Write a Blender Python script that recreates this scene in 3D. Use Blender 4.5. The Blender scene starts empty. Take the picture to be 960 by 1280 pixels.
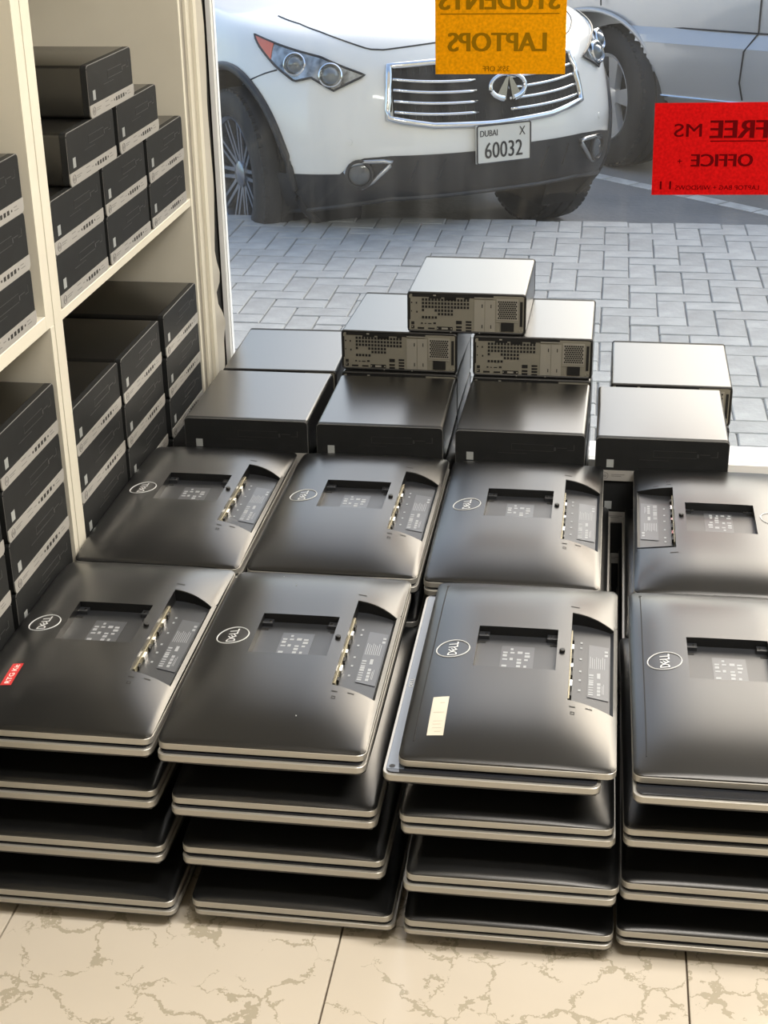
import bpy, bmesh, math, random
from mathutils import Vector, Matrix
random.seed(7)
C = bpy.context.scene.collection
sc = bpy.context.scene
PI = math.pi

# ------------------------------------------------------------------ camera
CAM_F, PITCH, ROLL, YAW, CAM_H = 1880.33, -0.428149, -0.0171024, 0.150784, 1.5294
def cam_axes():
    Rz = Matrix.Rotation(YAW, 3, 'Z')
    fw = Vector((0, math.cos(PITCH), math.sin(PITCH))); rt = Vector((1, 0, 0)); up = rt.cross(fw)
    r2 = math.cos(ROLL)*rt + math.sin(ROLL)*up; u2 = -math.sin(ROLL)*rt + math.cos(ROLL)*up
    return Rz @ r2, Rz @ u2, Rz @ fw
rt, up, fw = cam_axes()
cd = bpy.data.cameras.new('camera'); cam = bpy.data.objects.new('camera', cd); C.objects.link(cam)
m = Matrix.Identity(4)
for i in range(3):
    m[i][0], m[i][1], m[i][2] = rt[i], up[i], -fw[i]
m.translation = Vector((0, 0, CAM_H)); cam.matrix_world = m
cd.sensor_fit = 'VERTICAL'; cd.sensor_height = 24.0; cd.lens = CAM_F/1280*24.0
cd.clip_start = 0.05; cd.clip_end = 500
sc.camera = cam

# ------------------------------------------------------------------ world, lights, exposure
w = bpy.data.worlds.new('world'); sc.world = w; w.use_nodes = True
nt = w.node_tree; nt.nodes.clear()
sky = nt.nodes.new('ShaderNodeTexSky'); sky.sky_type = 'NISHITA'; sky.sun_disc = False
sky.sun_elevation = math.radians(36); sky.sun_rotation = math.radians(26)
sky.air_density = 1.1; sky.dust_density = 3.6; sky.ozone_density = 1.0
bg = nt.nodes.new('ShaderNodeBackground'); bg.inputs[1].default_value = 0.38
wo = nt.nodes.new('ShaderNodeOutputWorld')
nt.links.new(sky.outputs[0], bg.inputs[0]); nt.links.new(bg.outputs[0], wo.inputs[0])

def area(name, loc, sx, sy, power, col, rot=(0, 0, 0)):
    l = bpy.data.lights.new(name, 'AREA'); l.shape = 'RECTANGLE'; l.size = sx; l.size_y = sy
    l.energy = power; l.color = col
    o = bpy.data.objects.new(name, l); o.location = loc; o.rotation_euler = rot; C.objects.link(o); return o
WARM = (1.0, 0.945, 0.88)
area('ceiling_lamp_light', (0.4, 1.0, 2.83), 1.2, 0.3, 30, WARM)
area('ceiling_lamp_light', (1.3, 1.7, 2.83), 1.2, 0.3, 80, WARM)
sc.view_settings.view_transform = 'Standard'; sc.view_settings.look = 'None'
sc.view_settings.gamma = 1.0; sc.view_settings.use_curve_mapping = False
sc.view_settings.exposure = 0.0

# ------------------------------------------------------------------ materials
MATS = {}
def mat(name, col, rough=0.5, metal=0.0, coat=0.0, spec=0.5, bump=None, var=None, emit=None, objvar=0.0, trans=0.0, ior=1.5, crough=.05):
    if name in MATS: return MATS[name]
    M = bpy.data.materials.new(name); M.use_nodes = True; n = M.node_tree; b = n.nodes['Principled BSDF']
    b.inputs['Base Color'].default_value = (*col, 1); b.inputs['Roughness'].default_value = rough
    b.inputs['Metallic'].default_value = metal; b.inputs['Coat Weight'].default_value = coat
    b.inputs['Coat Roughness'].default_value = crough; b.inputs['IOR'].default_value = ior
    b.inputs['Specular IOR Level'].default_value = spec
    if trans: b.inputs['Transmission Weight'].default_value = trans
    if emit:
        b.inputs['Emission Color'].default_value = (*emit[0], 1); b.inputs['Emission Strength'].default_value = emit[1]
    src = None
    if var:   # (scale, amount, coord)
        tc = n.nodes.new('ShaderNodeTexCoord'); no = n.nodes.new('ShaderNodeTexNoise')
        no.inputs['Scale'].default_value = var[0]; no.inputs['Detail'].default_value = 6
        n.links.new(tc.outputs['Object'], no.inputs['Vector'])
        mr = n.nodes.new('ShaderNodeMapRange'); mr.inputs[1].default_value = .3; mr.inputs[2].default_value = .7
        mr.inputs[3].default_value = 1-var[1]; mr.inputs[4].default_value = 1+var[1]
        n.links.new(no.outputs[0], mr.inputs[0])
        mx = n.nodes.new('ShaderNodeVectorMath'); mx.operation = 'SCALE'; mx.inputs[0].default_value = col
        n.links.new(mr.outputs[0], mx.inputs['Scale']); src = mx.outputs[0]
    if objvar:
        oi = n.nodes.new('ShaderNodeObjectInfo'); mr = n.nodes.new('ShaderNodeMapRange')
        mr.inputs[3].default_value = 1-objvar; mr.inputs[4].default_value = 1+objvar
        n.links.new(oi.outputs['Random'], mr.inputs[0])
        mx = n.nodes.new('ShaderNodeVectorMath'); mx.operation = 'SCALE'
        if src: n.links.new(src, mx.inputs[0])
        else: mx.inputs[0].default_value = col
        n.links.new(mr.outputs[0], mx.inputs['Scale']); src = mx.outputs[0]
    if src: n.links.new(src, b.inputs['Base Color'])
    if bump:  # (scale, strength, distance)
        tc = n.nodes.new('ShaderNodeTexCoord'); no = n.nodes.new('ShaderNodeTexNoise'); no.inputs['Scale'].default_value = bump[0]
        no.inputs['Detail'].default_value = 5; n.links.new(tc.outputs['Object'], no.inputs['Vector'])
        bp = n.nodes.new('ShaderNodeBump'); bp.inputs['Strength'].default_value = bump[1]; bp.inputs['Distance'].default_value = bump[2]
        n.links.new(no.outputs[0], bp.inputs['Height']); n.links.new(bp.outputs[0], b.inputs['Normal'])
    MATS[name] = M; return M

PLASTIC = mat('monitor_back_plastic', (0.0095, 0.010, 0.0105), rough=0.29, spec=0.5, ior=1.5, coat=.20, crough=.26, bump=(900, 0.08, 0.0004), var=(3, .15))
PLASTIC_IN = mat('recess_plastic', (0.022, 0.024, 0.028), rough=0.38, spec=0.6)
DARK = mat('dark_plastic', (0.008, 0.008, 0.008), rough=0.5)
SILVER = mat('silver_rim', (0.43, 0.42, 0.39), rough=0.38, metal=0.55)
SCREEN = mat('screen_glass', (0.02, 0.022, 0.027), rough=0.12, coat=0.4)
BEZELGLASS = mat('bezel_glass', (0.10, 0.12, 0.15), rough=0.15, coat=0.6)
WHITEPRINT = mat('white_print', (0.6, 0.62, 0.63), rough=0.5)
GREYPRINT = mat('grey_print', (0.30, 0.32, 0.34), rough=0.5)
LABELBG = mat('label_film', (0.07, 0.075, 0.085), rough=0.3)
GOLD = mat('connector_metal', (0.34, 0.31, 0.22), rough=0.45, metal=0.7)
CASE = mat('computer_case', (0.006, 0.006, 0.0058), rough=0.28, spec=.5, ior=1.62, coat=.30, crough=.27, bump=(700, 0.08, 0.0004), var=(2.5, .12))
DOUT = mat('drive_outline', (0.035, 0.035, 0.035), rough=0.4)
FRONT = mat('front_panel_plastic', (0.019, 0.020, 0.0205), rough=0.5, spec=.08, var=(30, .1))
FEDGE = mat('front_panel_edge', (0.16, 0.16, 0.155), rough=0.35)
STRIP = mat('silver_strip', (0.40, 0.39, 0.37), rough=0.42, metal=0.25)
STRIPTXT = mat('strip_marks', (0.16, 0.155, 0.15), rough=0.5)
REARMETAL = mat('rear_plate', (0.24, 0.23, 0.19), rough=0.5, metal=0.35)
REARLIGHT = mat('rear_plate_light', (0.34, 0.33, 0.29), rough=0.45, metal=0.4)
HOLE = mat('hole_black', (0.004, 0.004, 0.004), rough=0.7)
STICK = mat('chip_sticker', (0.34, 0.36, 0.36), rough=0.3)
CREAM = mat('cream_laminate', (0.70, 0.67, 0.57), rough=0.5, var=(6, .04))
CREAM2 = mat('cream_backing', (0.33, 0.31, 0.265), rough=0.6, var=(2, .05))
JAMB = mat('jamb_vinyl', (0.52, 0.495, 0.43), rough=0.45, var=(5, .06))
ALU = mat('white_aluminium', (0.80, 0.82, 0.83), rough=0.35)
PAINTWALL = mat('wall_paint', (0.66, 0.62, 0.53), rough=0.8)
CEIL = mat('ceiling_paint', (0.75, 0.73, 0.68), rough=0.9)
GROUT = mat('grout', (0.16, 0.13, 0.10), rough=0.9)
SHOPSTONE = mat('facade_stone', (0.30, 0.29, 0.27), rough=0.8)
SILLM = mat('outer_sill', (0.85, 0.86, 0.86), rough=0.5)
WPAINT = mat('white_car_paint', (0.84, 0.84, 0.81), rough=0.28, coat=0.9)
SPAINT = mat('silver_car_paint', (0.58, 0.60, 0.62), rough=0.30, metal=0.25, coat=0.9)
BLACKTRIM = mat('black_car_trim', (0.022, 0.023, 0.026), rough=0.42)
BLACKTRIM2 = mat('dark_wheelhouse', (0.012, 0.012, 0.013), rough=0.8)
CHROME = mat('chrome', (0.82, 0.83, 0.84), rough=0.14, metal=1.0)
ALLOY = mat('alloy', (0.72, 0.73, 0.74), rough=0.3, metal=0.35)
ALLOYD = mat('dark_alloy', (0.30, 0.33, 0.38), rough=0.25, metal=0.8)
TYRE = mat('tyre_rubber', (0.024, 0.025, 0.027), rough=0.75)
GLASSD = mat('car_glass', (0.03, 0.035, 0.04), rough=0.05, coat=0.5)
LAMP = mat('headlamp_reflector', (0.30, 0.32, 0.33), rough=0.18, metal=0.6, coat=.8, var=(26, .75))
FOGL = mat('fog_glass', (0.10, 0.11, 0.12), rough=0.1, coat=.8)
LENS = mat('headlamp_lens', (0.16, 0.18, 0.19), rough=0.05, metal=0.3, coat=1.0)
AMBER = mat('amber_reflector', (0.75, 0.16, 0.08), rough=0.3, coat=0.5)
PLATEW = mat('plate_white', (0.72, 0.72, 0.68), rough=0.4)
INK = mat('ink_black', (0.02, 0.02, 0.022), rough=0.6)
LINE = mat('road_paint', (0.66, 0.66, 0.64), rough=0.8, var=(14, .2))
STK_W = mat('asset_sticker', (0.58, 0.54, 0.45), rough=0.45, var=(25, .06))
STK_R = mat('red_sticker', (0.62, 0.035, 0.035), rough=0.4)
ROAD = mat('road_surface', (0.27, 0.27, 0.27), rough=0.9, var=(1.6, .16), bump=(30, .5, .01))
PAVER = mat('paver_concrete', (0.33, 0.345, 0.355), rough=0.85, var=(11, .14), objvar=0.09, bump=(70, .5, .004))
JOINT = mat('joint_sand', (0.24, 0.25, 0.26), rough=0.95, var=(30, .2))
LAMPE = mat('lamp_diffuser', (0.9, 0.9, 0.9), emit=((1, .88, .7), 6.0))

def paper(name, col):
    M = bpy.data.materials.new(name); M.use_nodes = True; n = M.node_tree; n.nodes.clear()
    d = n.nodes.new('ShaderNodeBsdfDiffuse'); t = n.nodes.new('ShaderNodeBsdfTranslucent'); mx = n.nodes.new('ShaderNodeMixShader')
    no = n.nodes.new('ShaderNodeTexNoise'); no.inputs['Scale'].default_value = 160; no.inputs['Detail'].default_value = 4
    tc = n.nodes.new('ShaderNodeTexCoord'); n.links.new(tc.outputs['Object'], no.inputs['Vector'])
    mr = n.nodes.new('ShaderNodeMapRange'); mr.inputs[1].default_value = .3; mr.inputs[2].default_value = .7; mr.inputs[3].default_value = .82; mr.inputs[4].default_value = 1.12
    n.links.new(no.outputs[0], mr.inputs[0])
    s = n.nodes.new('ShaderNodeVectorMath'); s.operation = 'SCALE'; s.inputs[0].default_value = col; n.links.new(mr.outputs[0], s.inputs['Scale'])
    n.links.new(s.outputs[0], d.inputs[0]); n.links.new(s.outputs[0], t.inputs[0])
    mx.inputs[0].default_value = 0.62
    o = n.nodes.new('ShaderNodeOutputMaterial'); n.links.new(d.outputs[0], mx.inputs[1]); n.links.new(t.outputs[0], mx.inputs[2]); n.links.new(mx.outputs[0], o.inputs[0])
    return M
YELLOW = paper('yellow_paper', (0.76, 0.44, 0.010)); RED = paper('red_paper', (0.66, 0.018, 0.020))
YINK = mat('print_on_yellow', (0.26, 0.135, 0.004), rough=1, spec=0); RINK = mat('print_on_red', (0.11, 0.003, 0.004), rough=1, spec=0)

def glass_mat():
    M = bpy.data.materials.new('window_glass'); M.use_nodes = True; n = M.node_tree; n.nodes.clear()
    t = n.nodes.new('ShaderNodeBsdfTransparent'); t.inputs[0].default_value = (.955, .975, .97, 1)
    g = n.nodes.new('ShaderNodeBsdfGlossy'); g.inputs['Roughness'].default_value = 0.0
    f = n.nodes.new('ShaderNodeFresnel'); f.inputs[0].default_value = 1.25
    m1 = n.nodes.new('ShaderNodeMixShader'); n.links.new(f.outputs[0], m1.inputs[0]); n.links.new(t.outputs[0], m1.inputs[1]); n.links.new(g.outputs[0], m1.inputs[2])
    # dust film in faint vertical wipe streaks
    d = n.nodes.new('ShaderNodeBsdfTranslucent'); d.inputs[0].default_value = (.8, .82, .82, 1)
    tc = n.nodes.new('ShaderNodeTexCoord'); mp = n.nodes.new('ShaderNodeMapping'); mp.inputs['Scale'].default_value = (9, 1, 1.2)
    no = n.nodes.new('ShaderNodeTexNoise'); no.inputs['Scale'].default_value = 2.2; no.inputs['Detail'].default_value = 5
    n.links.new(tc.outputs['Object'], mp.inputs[0]); n.links.new(mp.outputs[0], no.inputs['Vector'])
    mr = n.nodes.new('ShaderNodeMapRange'); mr.inputs[1].default_value = .4; mr.inputs[2].default_value = .85; mr.inputs[3].default_value = .006; mr.inputs[4].default_value = .020
    n.links.new(no.outputs[0], mr.inputs[0])
    m2 = n.nodes.new('ShaderNodeMixShader'); n.links.new(mr.outputs[0], m2.inputs[0]); n.links.new(m1.outputs[0], m2.inputs[1]); n.links.new(d.outputs[0], m2.inputs[2])
    o = n.nodes.new('ShaderNodeOutputMaterial'); n.links.new(m2.outputs[0], o.inputs[0]); return M
GLASS = glass_mat()

def tile_mat():
    M = bpy.data.materials.new('marbled_tile'); M.use_nodes = True; n = M.node_tree; b = n.nodes['Principled BSDF']
    geo = n.nodes.new('ShaderNodeNewGeometry'); oi = n.nodes.new('ShaderNodeObjectInfo')
    ad = n.nodes.new('ShaderNodeVectorMath'); ad.operation = 'ADD'
    cx = n.nodes.new('ShaderNodeCombineXYZ'); mu = n.nodes.new('ShaderNodeMath'); mu.operation = 'MULTIPLY'; mu.inputs[1].default_value = 37
    n.links.new(oi.outputs['Random'], mu.inputs[0]); n.links.new(mu.outputs[0], cx.inputs[2])
    n.links.new(geo.outputs['Position'], ad.inputs[0]); n.links.new(cx.outputs[0], ad.inputs[1])
    nd = n.nodes.new('ShaderNodeTexNoise'); nd.inputs['Scale'].default_value = 13; nd.inputs['Detail'].default_value = 6; nd.inputs['Roughness'].default_value = .65
    n.links.new(ad.outputs[0], nd.inputs['Vector'])
    sb = n.nodes.new('ShaderNodeVectorMath'); sb.operation = 'SUBTRACT'; sb.inputs[1].default_value = (.5, .5, .5); n.links.new(nd.outputs['Color'], sb.inputs[0])
    sx = n.nodes.new('ShaderNodeVectorMath'); sx.operation = 'SCALE'; sx.inputs['Scale'].default_value = .13; n.links.new(sb.outputs[0], sx.inputs[0])
    a2 = n.nodes.new('ShaderNodeVectorMath'); a2.operation = 'ADD'; n.links.new(ad.outputs[0], a2.inputs[0]); n.links.new(sx.outputs[0], a2.inputs[1])
    vo = n.nodes.new('ShaderNodeTexVoronoi'); vo.feature = 'DISTANCE_TO_EDGE'; vo.inputs['Scale'].default_value = 11; n.links.new(a2.outputs[0], vo.inputs['Vector'])
    n2 = n.nodes.new('ShaderNodeTexNoise'); n2.inputs['Scale'].default_value = 15; n2.inputs['Detail'].default_value = 3; n.links.new(ad.outputs[0], n2.inputs['Vector'])
    wd = n.nodes.new('ShaderNodeMapRange'); wd.inputs[1].default_value = .43; wd.inputs[2].default_value = .62; wd.inputs[3].default_value = .0; wd.inputs[4].default_value = .060
    n.links.new(n2.outputs[0], wd.inputs[0])
    lt = n.nodes.new('ShaderNodeMath'); lt.operation = 'LESS_THAN'; n.links.new(vo.outputs['Distance'], lt.inputs[0]); n.links.new(wd.outputs[0], lt.inputs[1])
    n3 = n.nodes.new('ShaderNodeTexNoise'); n3.inputs['Scale'].default_value = 3; n.links.new(ad.outputs[0], n3.inputs['Vector'])
    mx0 = n.nodes.new('ShaderNodeMix'); mx0.data_type = 'RGBA'; mx0.inputs['A'].default_value = (.63, .565, .465, 1); mx0.inputs['B'].default_value = (.71, .65, .555, 1)
    n.links.new(n3.outputs[0], mx0.inputs['Factor'])
    mx = n.nodes.new('ShaderNodeMix'); mx.data_type = 'RGBA'; mx.inputs['B'].default_value = (.47, .42, .325, 1)
    n.links.new(lt.outputs[0], mx.inputs['Factor']); n.links.new(mx0.outputs['Result'], mx.inputs['A'])
    n.links.new(mx.outputs['Result'], b.inputs['Base Color']); b.inputs['Roughness'].default_value = .22
    return M
TILE = tile_mat()

# ------------------------------------------------------------------ helpers
class MB:
    def __init__(s): s.v = []; s.f = []; s.m = []; s.k = 0
    def add(s, vs, fs, mi=None):
        b = len(s.v); s.v += [tuple(v) for v in vs]; s.f += [tuple(b+i for i in f) for f in fs]
        s.m += [s.k if mi is None else mi]*len(fs); return s
    def box(s, x0, y0, z0, x1, y1, z1):
        return s.add([(x0,y0,z0),(x1,y0,z0),(x1,y1,z0),(x0,y1,z0),(x0,y0,z1),(x1,y0,z1),(x1,y1,z1),(x0,y1,z1)],
                     [(0,3,2,1),(4,5,6,7),(0,1,5,4),(1,2,6,5),(2,3,7,6),(3,0,4,7)])
    def bbox(s, x0, y0, z0, x1, y1, z1, c=.003):   # box with chamfered top
        return s.add([(x0,y0,z0),(x1,y0,z0),(x1,y1,z0),(x0,y1,z0),(x0,y0,z1-c),(x1,y0,z1-c),(x1,y1,z1-c),(x0,y1,z1-c),
                      (x0+c,y0+c,z1),(x1-c,y0+c,z1),(x1-c,y1-c,z1),(x0+c,y1-c,z1)],
                     [(0,3,2,1),(0,1,5,4),(1,2,6,5),(2,3,7,6),(3,0,4,7),(4,5,9,8),(5,6,10,9),(6,7,11,10),(7,4,8,11),(8,9,10,11)])
    def tube(s, pts, r, n=8, closed=False, ell=None):
        pts = [Vector(p) for p in pts]; N = len(pts); rings = []
        for i, p in enumerate(pts):
            a = pts[(i-1) % N] if (closed or i > 0) else p; b = pts[(i+1) % N] if (closed or i < N-1) else p
            t = (b-a).normalized(); u = t.orthogonal() if abs(t.z) > .95 else t.cross(Vector((0,0,1)))
            u.normalize(); v = t.cross(u); rr = r[i] if isinstance(r, (list, tuple)) else r
            rings.append([p+u*rr*math.cos(2*PI*k/n)+v*rr*math.sin(2*PI*k/n) for k in range(n)])
        vs = [q for R in rings for q in R]; fs = []
        for i in range(N if closed else N-1):
            j = (i+1) % N
            for k in range(n): fs.append((i*n+k, i*n+(k+1) % n, j*n+(k+1) % n, j*n+k))
        if not closed: fs += [tuple(range(n))[::-1], tuple((N-1)*n+k for k in range(n))]
        return s.add(vs, fs)
    def prism(s, poly, z0, z1):  # poly list of (x,y)
        n = len(poly); vs = [(x,y,z0) for x,y in poly]+[(x,y,z1) for x,y in poly]
        fs = [tuple(range(n))[::-1], tuple(range(n, 2*n))]+[(i,(i+1)%n,n+(i+1)%n,n+i) for i in range(n)]
        return s.add(vs, fs)
    def lathe(s, prof, n=32, axis='x'):  # prof list of (axial, radius)
        vs = []; fs = []; P = len(prof)
        for k in range(n):
            a = 2*PI*k/n
            for (h, r) in prof:
                c, d = r*math.cos(a), r*math.sin(a)
                vs.append((h, c, d) if axis == 'x' else (c, d, h) if axis == 'z' else (c, h, d))
        for k in range(n):
            j = (k+1) % n
            for i in range(P-1): fs.append((k*P+i, j*P+i, j*P+i+1, k*P+i+1))
        return s.add(vs, fs)
    def xf(s, M):
        s.v = [tuple(M @ Vector(v)) for v in s.v]; return s
    def build(s, name, mats, parent=None, smooth=False, loc=None, rot=None, ang=0.6):
        me = bpy.data.meshes.new(name); me.from_pydata(s.v, [], s.f)
        if not isinstance(mats, (list, tuple)): mats = [mats]
        for q in mats: me.materials.append(q)
        if len(mats) > 1: me.polygons.foreach_set('material_index', s.m)
        bm = bmesh.new(); bm.from_mesh(me); bmesh.ops.recalc_face_normals(bm, faces=bm.faces); 
        if smooth:
            for f in bm.faces: f.smooth = True
            for e in bm.edges:
                if len(e.link_faces) == 2 and e.calc_face_angle(0) > ang: e.smooth = False
        bm.to_mesh(me); bm.free()
        o = bpy.data.objects.new(name, me); C.objects.link(o); o.parent = parent
        if loc: o.location = loc
        if rot: o.rotation_euler = rot
        return o
def rrect(x0, y0, x1, y1, r, n=5):
    out = []
    for cx, cy, a0 in ((x1-r, y0+r, -PI/2), (x1-r, y1-r, 0), (x0+r, y1-r, PI/2), (x0+r, y0+r, PI)):
        for k in range(n+1):
            a = a0+PI/2*k/n; out.append((cx+r*math.cos(a), cy+r*math.sin(a)))
    return out
def tag(o, label=None, cat=None, group=None, kind=None):
    if label: o['label'] = label
    if cat: o['category'] = cat
    if group: o['group'] = group
    if kind: o['kind'] = kind
    return o
def empty(name, loc=(0,0,0), rot=(0,0,0)):
    o = bpy.data.objects.new(name, None); o.empty_display_size = .05; C.objects.link(o); o.location = loc; o.rotation_euler = rot; return o
KIDS = {}
def copy_tree(o, parent=None):
    c = o.copy(); C.objects.link(c); c.parent = parent
    for ch in [x for x in bpy.data.objects if x.parent == o]: copy_tree(ch, c)
    return c
def tree(o):   # cached structure for fast copying
    return (o, [tree(x) for x in bpy.data.objects if x.parent == o])
def stamp(t, parent=None):
    c = t[0].copy(); C.objects.link(c); c.parent = parent
    for ch in t[1]: stamp(ch, c)
    return c
def text_tris(s, wid, hei, bold=0.0, mirror=False):
    cu = bpy.data.curves.new('t', 'FONT'); cu.body = s; cu.size = 1; cu.resolution_u = 3; cu.offset = bold
    o = bpy.data.objects.new('t', cu); C.objects.link(o)
    dg = bpy.context.evaluated_depsgraph_get(); dg.update()
    me = bpy.data.meshes.new_from_object(o.evaluated_get(dg))
    vs = [v.co.copy() for v in me.vertices]; fs = [tuple(p.vertices) for p in me.polygons]
    bpy.data.objects.remove(o); bpy.data.curves.remove(cu); bpy.data.meshes.remove(me)
    x0 = min(v.x for v in vs); x1 = max(v.x for v in vs); y0 = min(v.y for v in vs); y1 = max(v.y for v in vs)
    kx = wid/(x1-x0); ky = hei/(y1-y0)
    out = [((v.x-(x0+x1)/2)*kx*(-1 if mirror else 1), (v.y-(y0+y1)/2)*ky, 0) for v in vs]
    return out, fs
def text(mb, s, wid, hei, M, bold=0.0, mirror=False):
    vs, fs = text_tris(s, wid, hei, 0, mirror)
    for k, d in enumerate((0,) if not bold else (0, -bold*hei*1.6, bold*hei*1.6)):
        mb.add([M @ Vector((v[0]+d, v[1], 1e-5*k)) for v in vs], fs)
    return mb
def frameM(o, x, y):   # matrix with local x,y axes
    x = Vector(x).normalized(); y = Vector(y).normalized(); z = x.cross(y); M = Matrix.Identity(4)
    for i in range(3): M[i][0], M[i][1], M[i][2], M[i][3] = x[i], y[i], z[i], o[i]
    return M

# ================================================================== SETTING
YG = 3.60       # glass plane
floor = tag(MB().box(-1.4, -4, -.30, 3.3, YG, -.006).build('floor', GROUT), kind='structure')
tm = None
TS = .515
for i in range(-2, 8):
    for j in range(-8, 7):
        x0 = -.862+TS*i; y0 = 1.45+TS*(j-3)
        x1 = min(x0+TS, 3.3); y1 = min(y0+TS, YG-.03)
        if x0 < -1.4-TS+.02 or y1-y0 < .05 or x1-x0 < .05: continue
        full = abs(x1-x0-TS) < 1e-6 and abs(y1-y0-TS) < 1e-6 and x0 > -1.4
        if full and tm:
            o = bpy.data.objects.new('tile', tm); C.objects.link(o)
        else:
            xa = max(x0, -1.4)-x0
            o = MB().bbox(xa+.0014, .0014, -.007, x1-x0-.0014, y1-y0-.0014, 0, .001).build('tile', TILE)
            if full: tm = o.data
        o.location = (x0, y0, 0); o.parent = floor
tag(MB().box(-1.42, -4, 2.85, 3.4, YG+.1, 2.95).build('ceiling', CEIL), kind='structure')
tag(MB().box(-1.42, -4, -.01, -1.32, 3.44, 2.85).build('wall_left', PAINTWALL), kind='structure')
tag(MB().box(3.3, -4, -.01, 3.4, YG+.1, 2.85).build('wall_right', PAINTWALL), kind='structure')
tag(MB().box(-1.42, -4.1, -.01, 3.4, -4, 2.85).build('wall_back', PAINTWALL), kind='structure')
wf = MB().box(-4.0, YG-.04, 2.45, 5.0, YG+.12, 4.2).box(3.05, YG-.04, -.07, 5.0, YG+.12, 2.45).box(-4.0, YG-.03, -.07, -.975, YG+.12, 2.45)
tag(wf.build('wall_front', SHOPSTONE), kind='structure')
# left jamb: cream column, a peeling strip and a black gap before the window frame
jb = tag(MB().box(-1.42, 3.436, 0, -.950, 3.526, 2.85).build('trim_1', JAMB), kind='structure')
vs = []; fs = []
NZ = 90
for i in range(NZ+1):
    z = 2.4*i/NZ
    crumple = math.exp(-((z-.46)/.10)**2)
    wv = .0015*math.sin(z*23)+.0012*math.sin(z*51+1)
    y0 = 3.462+.003*math.sin(z*31)
    y1 = 3.531+wv+.018*math.exp(-((z-.33)/.06)**2)-.012*math.exp(-((z-.62)/.09)**2)
    x0 = -.943+.006*crumple*math.sin(z*60); x1 = -.940+.010*crumple*math.cos(z*47)+.002*math.sin(z*19)
    vs += [(x0-.006, y0, z), (x0, y0+.004, z), (x0+.002, (y0+y1)/2, z), (x1, y1, z), (x1-.006, y1+.001, z)]
for i in range(NZ):
    for k in range(4): fs.append((i*5+k, i*5+k+1, i*5+k+6, i*5+k+5))
MB().add(vs, fs).build('peeling_strip', JAMB, jb, smooth=True)
MB().bbox(-.955, 3.4365, 0, -.936, 3.462, 2.6, .004).build('corner_bead', CREAM, jb)
MB().box(-.99, 3.5265, 0, -.9485, 3.577, 2.85).build('dark_gap_seal', HOLE, jb)
# window 1
win = tag(empty('window_1', (0, YG, 0)), kind='structure')
fr = MB().box(-.945, -.022, .0, -.9335, .022, 2.45).box(-.945, -.022, 2.40, 3.05, .022, 2.45).box(3.0, -.022, 0, 3.05, .022, 2.45).box(-.9335, -.022, 0, 3.0, .022, .052)
fr.build('window_frame', ALU, win)
MB().box(-.975, -.016, 0, -.9451, .010, 2.45).build('gasket', HOLE, win)
MB().box(-.9335, -.003, .052, 3.0, .003, 2.40).build('pane', GLASS, win)
MB().bbox(-1.2, .0225, -.07, 3.05, .165, .030, .004).build('window_sill', SILLM, win)
fxs = []
for (x, y) in ((.4, 1.0), (1.3, 1.7)):
    t = tag(empty('ceiling_light', (x, y, 2.85)), 'rectangular ceiling light panel over the shop floor near the %s' % ('camera' if y < 1.2 else 'window'), 'light')
    MB().box(-.63, -.18, -.012, .63, .18, 0).build('light_frame', ALU, t)
    MB().box(-.6, -.15, -.016, .6, .15, -.0121).build('diffuser', LAMPE, t)

# ------------------------------------------------------------------ outside
YK = 6.618; ZP = -.07; ZR = -.30
pav = tag(MB().box(-6, YG+.12, -.45, 8, YK, ZP-.008).build('pavement', JOINT), kind='structure')
g = .1
bricks = []
for i in range(-60, 80):
    for j in range(int((YG+.19)/g), int(YK/g)+1):
        k = (i+j) % 4
        if k == 0: bricks.append((i*g, j*g, 1))
        elif k == 2: bricks.append((i*g, j*g, 0))
YO = YK - g*int(YK/g+1e-6)
def brick_mb(mb, x, y, h, dz=0.0):
    w_, d_ = (.2, .1) if h else (.1, .2); c = .0022
    mb.bbox(x+c, y+c, ZP-.014+dz, x+w_-c, y+d_-c, ZP+dz, .0035)
def in_view(x, y):
    d = Vector((x, y, ZP))-Vector((0, 0, CAM_H)); q = d.dot(fw)
    u = 480+CAM_F*d.dot(rt)/q; v = 640-CAM_F*d.dot(up)/q
    return 255 < u < 1000 and 240 < v < 600
P2 = []
for (x, y, h) in bricks:
    y += YO-g*0
    d_ = .1 if h else .2
    if y < YG+.166 or y+d_ > YK+.001: continue
    P2.append((x, y, h))
vis = sorted([p for p in P2 if in_view(p[0]+.07, p[1]+.07)], key=lambda p: p[1])[:298]
vset = set(vis)
bme = {}
for h in (0, 1):
    o = MB(); brick_mb(o, 0, 0, h); oo = o.build('paver', PAVER); bme[h] = oo.data; bpy.data.objects.remove(oo)
for p in vis:
    o = bpy.data.objects.new('paver', bme[p[2]]); C.objects.link(o); o.parent = pav
    o.location = (p[0], p[1], random.uniform(-.0015, .0015)); o.rotation_euler = (random.uniform(-.006, .006), random.uniform(-.006, .006), random.uniform(-.01, .01))
mb = MB()
for p in P2:
    if p not in vset and -3.5 < p[0] < 4: brick_mb(mb, *p, dz=random.uniform(-.0015, .0015))
# half pavers that close the pavement edges
for i in range(-35, 40):
    mb.bbox(i*g+.002, YK-.1+.002, ZP-.018, i*g+.098, YK-.002, ZP-.004, .003)
tag(mb.build('paver_field', PAVER, pav), kind='stuff')
road = tag(MB().box(-30, YK+.001, ZR-.1, 30, 60, ZR).build('road', ROAD), kind='structure')
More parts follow.
